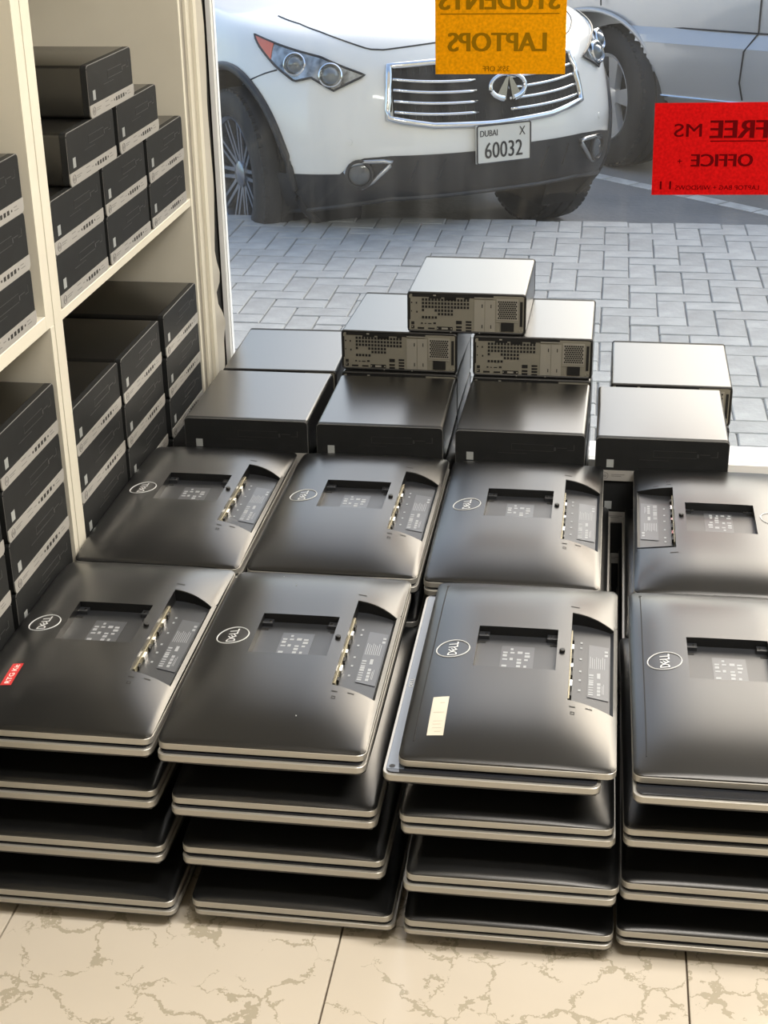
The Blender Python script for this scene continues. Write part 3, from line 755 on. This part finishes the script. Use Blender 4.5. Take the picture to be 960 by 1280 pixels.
for s_, prs in ST.items():
    for k, (U_, L_) in enumerate(prs):
        zb = .3136-.0891*(3-k)      # top face of the upper rim of this pair
        gp = 'monitors in the '+NM[s_]
        # lower monitor, screen upwards: its rim spans zb-.0259 .. zb-.0169
        zlow = zb-.0259+RIM
        if k == 0:
            sc_ = (zlow-.0002)/(RIM+HD); place_mon('L', *L_[:2], zlow, L_[2], 'silver-rimmed monitor on the tiles, bottom of '+NM[s_], gp, faceup=True, sz=sc_)
        else:
            kd = 'B' if (s_ == 'F3' and k == 3) else 'L'
            lb_ = 'silver-rimmed black monitor, %s lower, %s' % (PN[k], NM[s_])
            if kd == 'B': lb_ = 'face-up monitor with blue-grey lettered bezel, third front stack, just under its top'
            place_mon(kd, *L_[:2], zlow, L_[2], lb_, gp, faceup=True)
        zu = zb-RIM+(.0010 if (s_ == 'F3' and k == 3) else 0)
        if k == 3:
            topmon[s_] = place_mon('S' if s_ in ('F3', 'F4') else 'D', *U_[:2], zu, U_[2], TOPL[s_], gp, flip=(s_ == 'B4'))
        else: place_mon('L', *U_[:2], zu, U_[2], 'silver-rimmed black monitor, %s upper, %s' % (PN[k], NM[s_]), gp)
# stickers
def drape_quad(mb, x0, y0, x1, y1, off, n=6, shear=0.0):
    b_ = len(mb.v)
    for i in range(n+1):
        for j in range(n+1):
            x = x0+(x1-x0)*i/n; y = y0+(y1-y0)*j/n+shear*(x-x0); mb.v.append(tuple(on(x, y, off)))
    for i in range(n):
        for j in range(n): mb.f.append((b_+i*(n+1)+j, b_+(i+1)*(n+1)+j, b_+(i+1)*(n+1)+j+1, b_+i*(n+1)+j+1)); mb.m.append(0)
q = MB(); drape_quad(q, .036, .045, .0600, .135, .0006); so = q.build('asset_sticker', STK_W, topmon['F3']); so['label'] = 'cream asset sticker'
q = MB()
for (a0, b0, a1, b1) in ((.040, .095, .056, .0965), (.048, .118, .055, .120), (.042, .075, .056, .0762), (.042, .068, .054, .0692), (.042, .060, .056, .0612), (.046, .052, .055, .0535)): drape_quad(q, a0, b0, a1, b1, .0008, 2)
q.build('sticker_print', mat('faint_print', (.42, .38, .31)), so)
q = MB(); drape_quad(q, .0460, .088, .0640, .146, .0006); so = q.build('red_sticker', STK_R, topmon['F1']); so['label'] = 'small red sticker'
q = MB(); vs, fs = text_tris('RTG Kit', .050, .0085, .012)
q.add([on(.0555-v[1], .117+v[0], .0009) for v in vs], fs); q.build('sticker_lettering', mat('sticker_white', (.9, .88, .85)), so)
# dust specks
dq = MB()
for (sx, sy) in ((.196, .062), (.09, .50), (.12, .46)): 
    dq.tube([on(sx, sy, .0), on(sx+.0006, sy+.0006, .0012)], .0009, 6)
dq.build('dust_speck', WHITEPRINT, topmon['F2'])

# ================================================================== PAPER SIGNS ON THE GLASS
def sign(name, xc, zc, w_, h_, m_, ink, lines_, label, rotd=0.0, thick=.0004):
    root = tag(empty(name, (xc, YG-.0045, zc), (0, rotd, 0)), label, 'sign')
    vs = []; fs = []; n = 12
    for i in range(n+1):
        for j in range(n+1):
            vs.append((-w_/2+w_*i/n, -.0008-.0012*math.sin(PI*i/n)*math.sin(PI*j/n), -h_/2+h_*j/n))
    b2 = len(vs); vs += [(x, y+thick, z) for x, y, z in vs]
    for i in range(n):
        for j in range(n):
            a_ = i*(n+1)+j; fs += [(a_, a_+n+1, a_+n+2, a_+1), (b2+a_, b2+a_+1, b2+a_+n+2, b2+a_+n+1)]
    MB().add(vs, fs).build('paper_sheet', m_, root, smooth=True)
    for (s, x, z, tw, th, bold) in lines_:
        t = MB()
        if s == '_': t.box(x-tw/2, -.0028, z-th/2, x+tw/2, -.0024, z+th/2); t.build('underline', ink, root)
        else:
            text(t, s, tw, th, frameM((x, -.0026, z), (1, 0, 0), (0, 0, 1)), bold, mirror=True); t.build('lettering', ink, root)
    return root
# yellow: x -.408..-.105, z 1.0..1.21 (cut by the frame)
sign('yellow_sign', -.2575, 1.1055, .300, .2100, YELLOW, YINK,
     [('STUDENTS', -.003, .0600, .272, .0440, .035), ('_', -.002, .0290, .272, .0022, 0), ('LAPTOPS', -.0075, -.0330, .224, .0420, .035), ('35% OFF', -.0090, -.0925, .061, .0120, .015)],
     'yellow paper sign stuck on the window glass, mirrored black lettering about laptops', rotd=-.006)
sign('red_sign', .2535, .8345, .300, .212, RED, RINK,
     [('FREE', .0425, .0460, .127, .0400, .035), ('_', .0425, .0190, .127, .0024, 0), ('MS', -.0725, .0440, .063, .0300, .008), ('OFFICE', .0080, -.0250, .139, .0290, .035), ('+', -.0880, -.0270, .010, .010, .01),
      ('LAPTOP BAG + WINDOWS', .0005, -.0885, .192, .0105, .006), ('11', -.1185, -.0830, .026, .0190, .0)],
     'red paper sign stuck on the window glass at right, mirrored lettering ', rotd=-.018)

# ================================================================== CARS
ROWS = [(.20,.20,.10),(.28,.10,.04),(.36,.04,.01),(.44,.01,0),(.52,0,0),(.60,0,0),(.68,.015,.005),(.76,.035,.015),(.84,.06,.03),(.91,.095,.055),(.97,.145,.09),(1.01,.21,.15),(1.035,.30,.24),(1.06,.44,.38),(1.075,.62,.58),(1.085,.82,.78),(1.09,1.02,.955)]
UC, A_, B_, N_ = -.10, 1.09, .955, 2.7
def rowat(t):
    i = min(int(t), len(ROWS)-2); f = t-i
    gg = lambda k: ROWS[max(0, min(len(ROWS)-1, k))]
    return [0.5*(2*b+(c-a)*f+(2*a-5*b+4*c-d)*f*f+(-a+3*b-3*c+d)*f**3) for a, b, c, d in zip(gg(i-1), gg(i), gg(i+1), gg(i+2))]
def rise(u, z): return z+(.07*min(1, (z-.9)/.1)*max(0, (.9-u)/1.5) if z > .9 else 0)
def surf(a, t):
    z, dF, dS = rowat(t); c, s = max(0, math.cos(a)), math.sin(a)
    u = UC+(A_-dF)*c**(2/N_); w_ = (B_-dS)*math.copysign(abs(s)**(2/N_), s)
    return Vector((u, w_, rise(u, z)))
def side(u, t, sg=-1):
    z, dF, dS = rowat(t); return Vector((u, sg*(B_-dS), rise(max(u, -.7), z)))
def nrm(a, t):
    e = .01; du = surf(a+e, t)-surf(a-e, t); dt = surf(a, t+e*3)-surf(a, t-e*3); n = du.cross(dt)
    return n.normalized() if n.length > 0 else Vector((1, 0, 0))
def sn(a, t, off):
    n = nrm(a, t); p = surf(a, t)
    if n.dot(Vector((p.x+.8, p.y, p.z-.5))) < 0: n = -n
    return p+n*off
def interp(pts, x):
    if x <= pts[0][0]: return pts[0][1]
    for (a, b), (c, d) in zip(pts, pts[1:]):
        if x <= c: return b+(d-b)*(x-a)/(c-a) if c > a else d
    return pts[-1][1]
def patch(top, bot, a0, a1, off, na, nt, name, m_, parent):
    mb = MB(); vs = []; fs = []
    for i in range(na+1):
        a = a0+(a1-a0)*i/na; tb, tt = interp(bot, a), interp(top, a)
        for j in range(nt+1): vs.append(sn(a, tb+(tt-tb)*j/nt, off))
    for i in range(na):
        for j in range(nt): k = i*(nt+1)+j; fs.append((k, k+nt+1, k+nt+2, k+1))
    # edge skirt gives the piece its depth
    loop = [i*(nt+1) for i in range(na+1)]+[na*(nt+1)+j for j in range(1, nt+1)]+[i*(nt+1)+nt for i in range(na-1, -1, -1)]+[j for j in range(nt-1, 0, -1)]
    b0 = len(vs)
    cen = Vector((0, 0, .5))
    for k in loop: p = vs[k]; vs.append(p-(p-cen).normalized()*(off+.004))
    for q in range(len(loop)): r_ = (q+1) % len(loop); fs.append((loop[q], loop[r_], b0+r_, b0+q))
    return mb.add(vs, fs).build(name, m_, parent, smooth=True, ang=.8)
car = tag(empty('parked_car', (-1.04, 7.40, ZR)), 'white crossover car with chrome grille parked nose towards the shop window', 'car')
HU = Vector((.559, -.829, 0)).normalized(); HW = Vector((.829, .559, 0)).normalized()
Mc = Matrix.Identity(4)
for i in range(3): Mc[i][0], Mc[i][1], Mc[i][2] = HU[i], HW[i], (0, 0, 1)[i]
car.rotation_euler = Mc.to_euler()
AX, AR = .17, .475
mb = MB(); cols = []
NR = 64; ts = [i*(len(ROWS)-1-.001)/NR for i in range(NR+1)]
us = [-3.75+i*.03 for i in range(int((3.75-.10)/.03)+1)]+[UC-.001]
for u in us: cols.append([side(u, t, -1) for t in ts])
for i in range(1, 120): cols.append([surf(-PI/2+PI*i/120, t) for t in ts])
for u in reversed(us): cols.append([side(u, t, 1) for t in ts])
nc = len(cols); vs = [v for c in cols for v in c]
BOT = [(-1.5, .3), (-1.13, .6), (-.92, 1.0), (-.60, 1.6), (-.40, 1.95), (.40, 1.95), (.60, 1.7), (.92, 1.2), (1.13, .6), (1.5, .3)]
def inarch(p): return abs(p.y) > .5 and p.z < .95 and ((p.x-AX)**2+(p.z-.39)**2 < AR**2 or (p.x+2.70)**2+(p.z-.39)**2 < AR**2)
fs = []
for i in range(nc-1):
    for j in range(NR):
        k = i*(NR+1)+j; q = (k, k+NR+1, k+NR+2, k+1)
        c_ = sum((vs[x] for x in q), Vector())/4
        if inarch(c_): continue
        ia = i+.5-len(us)
        if 0 < ia < 119 and ts[j] < interp(BOT, -PI/2+PI*ia/120)+.12: continue
        fs.append(q)
mb.add(vs, fs).build('body_shell', WPAINT, car, smooth=True, ang=1.2)
# greenhouse and rear
gh = MB()
prof = [(-.62, 1.12, .70), (-1.35, 1.60, .58), (-2.2, 1.66, .58), (-3.0, 1.58, .56), (-3.7, 1.15, .66)]
vs = []
for (u, z, hw) in prof: vs += [(u, -hw, z), (u, hw, z), (u if z > 1.2 else u, -.84, 1.10), (u, .84, 1.10)]
fs = []
for i in range(4): a_ = i*4; fs += [(a_, a_+1, a_+5, a_+4), (a_, a_+4, a_+6, a_+2), (a_+1, a_+3, a_+7, a_+5)]
gh.add(vs, fs).build('windscreen_and_roof', GLASSD, car)
MB().box(-3.74, -.9, .35, -3.72, .9, 1.2).build('tail_panel', WPAINT, car)
MB().box(-3.7, -.60, .27, .55, .60, .45).build('underbody', BLACKTRIM2, car)
# black lower bumper
blk = [(-1.30, 3.2), (-.986, 3.25), (-.646, 3.45), (-.60, 4.0), (-.53, 4.32), (-.393, 4.42), (-.052, 4.35), (.105, 4.5), (.41, 4.5), (.60, 4.35), (.785, 4.0), (1.0, 3.4), (1.30, 3.2)]
patch(blk, BOT, -1.13, 1.13, .005, 90, 14, 'lower_bumper', BLACKTRIM, car)
ap = MB()
ap.tube([sn(-1.05+2.1*i/60, interp(BOT, -1.05+2.1*i/60)+.12, .006) for i in range(61)], .010, 6); ap.build('bumper_lip', mat('lip_grey', (.03, .031, .033), rough=.45), car)
for a in (-.30, -.18, .16, .28):
    MB().tube([sn(a, 3.0, .006), sn(a+.03, 4.1, .006)], .006, 5).build('intake_rib', BLACKTRIM, car)
# under-tray joining the bumper bottom
vs = [tuple(surf(-1.1+2.2*i/30, interp(BOT, -1.1+2.2*i/30))+Vector((-.01, 0, .004))) for i in range(31)]
MB().add(vs+[(.1, .55, .30), (.1, -.55, .30)], [tuple(range(31))+(32, 31)]).build('under_tray', BLACKTRIM2, car)
# grille
gt = [(-.366, 8.85), (-.2, 8.95), (0, 9.0), (.2, 8.95), (.375, 8.83)]; gb = [(-.385, 6.55), (-.375, 6.33), (-.2, 5.9), (0, 5.75), (.2, 5.9), (.40, 6.33)]
patch(gt, gb, -.375, .39, .006, 40, 12, 'grille', BLACKTRIM2, car)
fr_ = MB(); N1 = 24
loop = [sn(-.40+.80*i/N1, interp([(-.40, 6.30), (-.2, 5.85), (0, 5.70), (.2, 5.85), (.40, 6.30)], -.40+.80*i/N1), .012) for i in range(N1+1)]
loop += [sn(.40-.015*i/6, 6.3+2.6*i/6, .012) for i in range(1, 7)]
loop += [sn(.385-.77*i/N1, interp([(-.385, 8.9), (-.2, 9.0), (0, 9.05), (.2, 9.0), (.385, 8.9)], .385-.77*i/N1), .012) for i in range(1, N1+1)]
loop += [sn(-.385-.015*i/6, 8.9-2.6*i/6, .012) for i in range(1, 6)]
fr_.tube(loop, .016, 8, closed=True); fr_.build('grille_surround', CHROME, car, smooth=True, ang=2)
for k, tt in enumerate((6.62, 7.15, 7.68, 8.2)):
    for sg in (-1, 1):
        s_ = MB(); pts = []
        for i in range(15):
            a = (.035+.335*i/14); pts.append(sn(sg*a, tt-.30*(1-(a/.37)**2), .014))
        s_.tube(pts, .0075, 6); s_.build('grille_bar', CHROME, car, smooth=True, ang=2)
mesh = MB()
for i in range(26): mesh.tube([sn(-.36+.72*i/25, 6.0+.3*abs(-.36+.72*i/25)/.36, .0085), sn(-.355+.71*i/25, 8.8, .0085)], .0025, 4)
mesh.build('grille_mesh', BLACKTRIM, car)
# emblem: oval ring with two converging legs
M0 = frameM(surf(.03, 7.55)+Vector((.030, 0, 0)), (-.05, 1, 0), (-.18, 0, 1))
eb = MB(); pts = []
for i in range(36):
    a = -PI/2+.30+(2*PI-.60)*i/35; pts.append(M0 @ Vector((.088*math.cos(a), .052*math.sin(a), 0)))
eb.tube(pts, [.015-.006*math.sin(PI*i/35) for i in range(36)], 8)
for sg in (-1, 1):
    eb.add([M0 @ Vector(p) for p in ((sg*.018, -.058, .006), (sg*.064, -.040, .006), (sg*.016, .034, .014), (0, .040, .014), (sg*.018, -.058, -.006), (sg*.064, -.040, -.006), (sg*.016, .034, 0), (0, .040, 0))], [(0,1,2,3),(4,5,6,7),(0,1,5,4),(1,2,6,5),(2,3,7,6),(3,0,4,7)])
eb.build('oval_emblem', CHROME, car, smooth=True, ang=.9)
# plate
Mp = frameM((1.012, .030, .575), (0.0, 1, 0), (-.04, 0, 1))
pb = MB().box(-.132, -.080, -.012, .132, .080, .004).xf(Mp); pl = pb.build('number_plate', PLATEW, car)
fr2 = MB().tube([Mp @ Vector((x, y, .005)) for x, y in rrect(-.132, -.080, .132, .080, .008, 3)], .0035, 5, closed=True); fr2.build('plate_border', BLACKTRIM, pl)
tx = MB(); text(tx, '60032', .185, .068, Mp @ Matrix.Translation((-.002, -.026, .0055)), .012); text(tx, 'X', .030, .036, Mp @ Matrix.Translation((.090, .045, .0055)), .01)
text(tx, 'DUBAI', .085, .026, Mp @ Matrix.Translation((-.075, .047, .0055)), .015); tx.build('plate_lettering', INK, pl)
# headlamps
def headlamp(sg):
    ht = [(-1.239, 10.25), (-.75, 9.42), (-.506, 8.5)]; hb = [(-1.239, 10.2), (-1.169, 9.67), (-1.012, 8.67), (-.899, 8.05), (-.80, 8.30), (-.672, 7.67), (-.506, 8.45)]
    f_ = lambda L: L if sg < 0 else sorted([(-a, t) for a, t in L])
    a0, a1 = (-1.239, -.506) if sg < 0 else (.506, 1.239)
    hl = patch(f_(ht), f_(hb), a0, a1, .007, 44, 10, 'headlamp', LAMP, car)
    e = MB(); A1 = [-1.239+.733*i/40 for i in range(41)]
    lp = [sn(-sg*-a, interp(ht, a), .009) for a in A1]+[sn(-sg*-a, interp(hb, a), .009) for a in reversed(A1[1:-1])]
    lp = [sn(a if sg < 0 else -a, interp(ht, a), .009) for a in A1]+[sn(a if sg < 0 else -a, interp(hb, a), .009) for a in reversed(A1[1:-1])]
    e.tube(lp, .005, 5, closed=True); e.build('lamp_gasket', BLACKTRIM, hl)
    for (a, t, r_) in ((-.905, 8.95, .050), (-.690, 8.45, .052)):
        a = a if sg < 0 else -a; p = sn(a, t, .006); n = nrm(a, t)
        if n.x < 0: n = -n
        n = (n+Vector((.5, 0, 0))).normalized()
        M = n.to_track_quat('Z', 'Y').to_matrix().to_4x4(); M.translation = p
        L = MB(); L.lathe([(.0, r_), (.016, r_*.98), (.020, r_*.88), (.008, r_*.78)], 28, 'z').xf(M); lo = L.build('lamp_ring', CHROME, hl, smooth=True)
        L = MB(); L.lathe([(.006, r_*.76), (.018, r_*.62), (.030, r_*.34), (.034, .0005)], 28, 'z').xf(M); L.build('projector_lens', LENS, lo, smooth=True, ang=2) if False else L.build('projector_lens', LENS, hl, smooth=True, ang=2)
    ht2 = [(-1.225, 10.18), (-1.08, 9.93)]; hb2 = [(-1.225, 10.08), (-1.165, 9.65), (-1.08, 9.10)]
    o = patch(f_(ht2), f_(hb2), *( (-1.225, -1.07) if sg < 0 else (1.07, 1.225)), .010, 10, 5, 'corner_reflector', AMBER, hl)
headlamp(-1); headlamp(1)
# fog lamps
def fog(sg):
    ps = [(-.62, 3.6), (-.585, 3.0), (-.53, 2.78), (-.48, 3.1), (-.40, 3.95), (-.39, 4.12), (-.43, 4.18), (-.52, 4.15), (-.60, 3.95)]
    e = MB(); e.tube([sn(a*-sg*-1 if sg > 0 else a, t, .012) if sg < 0 else sn(-a, t, .012) for a, t in ps], .010, 6, closed=True); fo = e.build('fog_lamp', mat('satin_chrome', (.5, .51, .52), rough=.3, metal=.8), car, smooth=True, ang=2)
    c = sn(-.548 if sg < 0 else .548, 3.50, .010); n = Vector((.85, sg*.5, 0)).normalized(); M = n.to_track_quat('Z', 'Y').to_matrix().to_4x4(); M.translation = c
    MB().lathe([(.0, .062), (.012, .062), (.014, .050), (.006, .046)], 24, 'z').xf(M).build('fog_ring', BLACKTRIM, fo, smooth=True)
    MB().lathe([(.004, .046), (.012, .030), (.015, .0005)], 24, 'z').xf(M).build('fog_lens', FOGL, fo, smooth=True, ang=2)
fog(-1); fog(1)
# seams
def seam(pts, name='panel_seam', r_=.0035): MB().tube(pts, r_, 5).build(name, BLACKTRIM, car)
cr = [(-1.25, 12.1), (-1.0, 11.75), (-.803, 11.17), (-.62, 10.5), (-.48, 9.97), (-.40, 9.92), (-.157, 10.25), (0, 10.35), (.157, 10.25), (.40, 9.92), (.48, 9.97), (.62, 10.5), (.803, 11.17), (1.0, 11.75), (1.25, 12.1)]
seam([sn(-1.25+2.5*i/80, interp(cr, -1.25+2.5*i/80), .0005) for i in range(81)], 'bonnet_seam', .004)
seam([sn(a, t, .0005) for a, t in ((-1.26, 7.55), (-1.196, 7.92), (-1.10, 8.35), (-1.025, 8.60))])
seam([sn(a, t, .0005) for a, t in ((1.26, 7.55), (1.196, 7.92), (1.10, 8.35), (1.025, 8.60))])
for (a, t) in ((-.60, 5.15), (.60, 5.15)):
    n = nrm(a, t); n = n if n.x > 0 else -n; M = n.to_track_quat('Z', 'Y').to_matrix().to_4x4(); M.translation = surf(a, t)
    MB().lathe([(0, .014), (.003, .013), (.004, .001)], 16, 'z').xf(M).build('parking_sensor', WPAINT, car, smooth=True)
# wheel arches: lip that follows the body, dark liner behind
def side_w(u, z):
    # half width of the body at (u,z)
    lo, hi = 0.0, 11.0
    for _ in range(30):
        t = (lo+hi)/2
        if rowat(t)[0] < z: lo = t
        else: hi = t
    zz, dF, dS = rowat(lo)
    if u <= UC: return B_-dS
    c = (u-UC)/(A_-dF); c = min(.999, c); co = c**(N_/2); si = math.sqrt(1-co*co); return (B_-dS)*si**(2/N_)
for cxa in (AX, -2.70):
    for sg in (-1, 1):
        pts = []
        for i in range(41):
            a = -.12*PI+1.24*PI*i/40; u = cxa+AR*math.cos(a); z = .39+AR*math.sin(a); z = max(z, .21)
            pts.append((u, sg*(side_w(u, z)+.002), z))
        MB().tube(pts, .019, 8).build('wheel_arch_trim', BLACKTRIM, car, smooth=True, ang=2)
        vs = []; fs = []
        for i in range(33):
            a = -.15*PI+1.30*PI*i/32; u = cxa+(AR+.01)*math.cos(a); z = .39+(AR+.01)*math.sin(a); wz = side_w(u, max(.22, min(z, .95)))-.01
            vs += [(u, sg*wz, z), (u, sg*.48, z)]
        for i in range(32): fs.append((2*i, 2*i+2, 2*i+3, 2*i+1))
        fs.append(tuple(2*i+1 for i in range(33)))
        MB().add(vs, fs).build('wheel_liner', BLACKTRIM2, car)
def wheel(parent, loc, R_, wd, rim_r, rotz, nspoke, style, face=-1, mat_r=ALLOY):
    # axis along local x; outer face towards face*x
    h = wd/2
    prof = [(-h*.80, rim_r), (-h*.97, rim_r+.02), (-h, (R_+rim_r)/2+.01), (-h*.93, R_-.035), (-h*.80, R_-.010), (-h*.55, R_), (-h*.28, R_), (-h*.26, R_-.008), (-h*.20, R_-.008), (-h*.18, R_), (h*.18, R_), (h*.20, R_-.008), (h*.26, R_-.008), (h*.28, R_), (h*.55, R_), (h*.80, R_-.010), (h*.93, R_-.035), (h, (R_+rim_r)/2+.01), (h*.97, rim_r+.02), (h*.80, rim_r)]
    wh = MB().lathe(prof, 48, 'x').build('wheel', TYRE, parent, smooth=True, ang=.9); wh.location = loc; wh.rotation_euler = (0, 0, rotz)
    # tread blocks
    tb = MB(); nb = 60
    for k in range(nb):
        a = 2*PI*k/nb; Rm = Matrix.Rotation(a, 4, 'X')
        for (x0, x1) in ((-h*.84, -h*.60), (h*.60, h*.84)):
            b_ = MB().box(x0, -.013, R_-.016, x1, .013, R_-.0060).xf(Rm); tb.add(b_.v, b_.f)
    tb.build('tyre_tread', TYRE, wh)
    f_ = face
    MB().lathe([(f_*h*.82, rim_r+.004), (f_*h*.90, rim_r-.002), (f_*h*.80, rim_r-.016), (f_*h*.2, rim_r-.03), (-f_*h*.7, rim_r-.03)], 48, 'x').build('rim', mat_r, wh, smooth=True)
    MB().lathe([(f_*h*.05, rim_r-.03), (f_*h*.02, .0005)], 32, 'x').build('brake_disc', BLACKTRIM2, wh)
    for k in range(nspoke):
        a = 2*PI*k/nspoke+.2
        sp_ = MB()
        if style == 'thin':
            for da in (-.075, .075):
                r0, r1 = .045, rim_r-.008; w0, w1 = .010, .006
                sp_.add([(f_*h*.55, -w0+da*.2, r0), (f_*h*.55, w0+da*.2, r0), (f_*h*.74, w1+da*rim_r*1.1, r1), (f_*h*.74, -w1+da*rim_r*1.1, r1), (f_*h*.35, -w0+da*.2, r0), (f_*h*.35, w0+da*.2, r0), (f_*h*.50, w1+da*rim_r*1.1, r1), (f_*h*.50, -w1+da*rim_r*1.1, r1)],
                        [(0,1,2,3),(4,5,6,7),(0,1,5,4),(1,2,6,5),(2,3,7,6),(3,0,4,7)])
        else:
            r0, r1 = .05, rim_r-.008; w0, w1 = .030, .052
            sp_.add([(f_*h*.66, -w0, r0), (f_*h*.66, w0, r0), (f_*h*.80, w1, r1), (f_*h*.80, -w1, r1), (f_*h*.35, -w0, r0), (f_*h*.35, w0, r0), (f_*h*.50, w1, r1), (f_*h*.50, -w1, r1)],
                    [(0,1,2,3),(4,5,6,7),(0,1,5,4),(1,2,6,5),(2,3,7,6),(3,0,4,7)])
        sp_.xf(Matrix.Rotation(a, 4, 'X')).build('spoke', mat_r, wh)
    MB().lathe([(f_*h*.40, .060), (f_*h*.62, .058), (f_*h*.70, .040), (f_*h*.72, .0005)], 24, 'x').build('hub_cap', mat_r, wh, smooth=True)
    return wh
for (u, sg) in ((AX+.02, -1), (AX+.02, 1), (-2.70, -1), (-2.70, 1)):
    wheel(car, (u, (.70 if (sg > 0 and u > 0) else sg*.805), .386), .386, .255, .262, PI/2, 10, 'thin', face=(-1 if sg < 0 else 1), mat_r=ALLOYD)

# silver SUV, side towards the shop
ex = Vector((.86, -.51, 0)).normalized(); nx = Vector((-ex.y*-1, 0, 0))
nx = Vector((ex.y, -ex.x, 0)).normalized()      # outward normal of the side we see
P0 = Vector((.256, 8.66, 0))-ex*.47              # front axle, on the side plane
suv = tag(empty('silver_suv', (P0.x, P0.y, ZR)), 'silver off-road car standing behind the white car, front wheel turned', 'car')
M = Matrix.Identity(4)
for i in range(3): M[i][0], M[i][1], M[i][2] = ex[i], -nx[i], (0, 0, 1)[i]
suv.rotation_euler = M.to_euler()
# local: x to the rear, y inward (0 = side plane), z up from road
PR = [(.34, .06), (.40, .012), (.42, 0), (.52, -.008), (.60, -.010), (.690, -.004), (.692, -.004), (.765, .046), (.767, .048), (.85, .050), (.97, .052), (1.06, .070), (1.10, .11)]
PR = [(z+.035, o) for z, o in PR]
XN = [-.95+i*.02 for i in range(int(4.75/.02)+1)]
def nose(x):   # plan inset of the front and rear ends
    v = 0
    if x < -.45: v += .30*((-.45-x)/.5)**2.2
    if x > 3.3: v += .12*((x-3.3)/.5)**2
    return v
SAR = .47; SHZ = .40
vs = []; fs = []
PRf = []
for (z0, o0), (z1, o1) in zip(PR, PR[1:]):
    n_ = max(1, int((z1-z0)/.025)); PRf += [(z0+(z1-z0)*k/n_, o0+(o1-o0)*k/n_) for k in range(n_)]
PRf.append(PR[-1]); npz = len(PRf)
for x in XN:
    for (z, o_) in PRf:
        fl = .020*math.exp(-((x-.02)/.52)**4) if z > .725 else 0      # flare over the wheel
        vs.append((x, o_+nose(x)-fl*min(1, (z-.725)/.04), z))
for i in range(len(XN)-1):
    for j in range(npz-1):
        xm = (XN[i]+XN[i+1])/2; zm = (PRf[j][0]+PRf[j+1][0])/2
        if (xm)**2+((zm-SHZ)*1.0)**2 < SAR**2 or (xm-2.78)**2+(zm-SHZ)**2 < SAR**2: continue
        k = i*npz+j; fs.append((k, k+npz, k+npz+1, k+1))
MB().add(vs, fs).build('side_panels', SPAINT, suv, smooth=True, ang=.3)
b_ = MB(); b_.box(-.90, .34, .45, 3.75, 1.72, 1.08); b_.build('body_core', SPAINT, suv)
b_ = MB(); vs = []
for (x, z) in ((.55, 1.08), (1.15, 1.62), (3.4, 1.66), (3.78, 1.10)): vs += [(x, .14, z), (x, 1.72, z)]
b_.add(vs, [(0,1,3,2),(2,3,5,4),(4,5,7,6),(0,2,4,6),(1,3,5,7)]); b_.build('cabin', GLASSD, suv)
b_ = MB(); b_.prism([(-.93, .45), (-.60, .11), (.60, .11), (.60, 1.75), (-.6, 1.75), (-.93, 1.4)], 1.0, 1.10); b_.build('bonnet', SPAINT, suv)
MB().box(.50, .02, .27, 3.0, .5, .40).build('sill_board', BLACKTRIM, suv)
MB().tube([(.47, -.004, .450), (2.4, -.004, .450)], .007, 6).build('sill_strip', CHROME, suv)
for pts in ([(.36, .038, 1.13), (.33, .040, 1.01), (.43, .042, .81)], [(.43, .044, .805), (2.4, .044, .805)], [(1.02, .048, 1.13), (1.02, .044, .805), (.97, -.010, .715), (.96, -.012, .555), (.98, -.003, .465)], [(.10, .012, 1.09), (.08, -.004, .98), (.085, -.004, .90)]):
    MB().tube(pts, .0045, 5).build('panel_seam', BLACKTRIM, suv)
for cxa in (0, 2.78):
    vs = []; fs = []
    for i in range(33):
        a = -.2*PI+1.4*PI*i/32; vs += [(cxa+(SAR+.012)*math.cos(a), .0, SHZ+(SAR+.012)*math.sin(a)), (cxa+(SAR+.012)*math.cos(a), .40, SHZ+(SAR+.012)*math.sin(a))]
    for i in range(32): fs.append((2*i, 2*i+2, 2*i+3, 2*i+1))
    fs.append(tuple(2*i+1 for i in range(33)))
    MB().add(vs, fs).build('wheel_liner', BLACKTRIM2, suv)
    pts = [(cxa+(SAR+.004)*math.cos(a*PI/32-.02), .004-(.0)+nose(cxa+SAR*math.cos(a*PI/32))*.6, SHZ+(SAR+.004)*math.sin(a*PI/32)) for a in range(33)]
    MB().tube(pts, .013, 8).build('wheel_arch_edge', SPAINT, suv, smooth=True, ang=2)
wheel(suv, (.15, .18, .395), .395, .265, .238, PI/2-.50, 5, 'wide', face=-1)
wheel(suv, (2.78, .16, .385), .385, .265, .235, PI/2, 5, 'wide', face=-1)
wheel(suv, (0, 1.58, .385), .385, .265, .235, PI/2, 5, 'wide', face=1)
wheel(suv, (2.78, 1.58, .385), .385, .265, .235, PI/2, 5, 'wide', face=1)
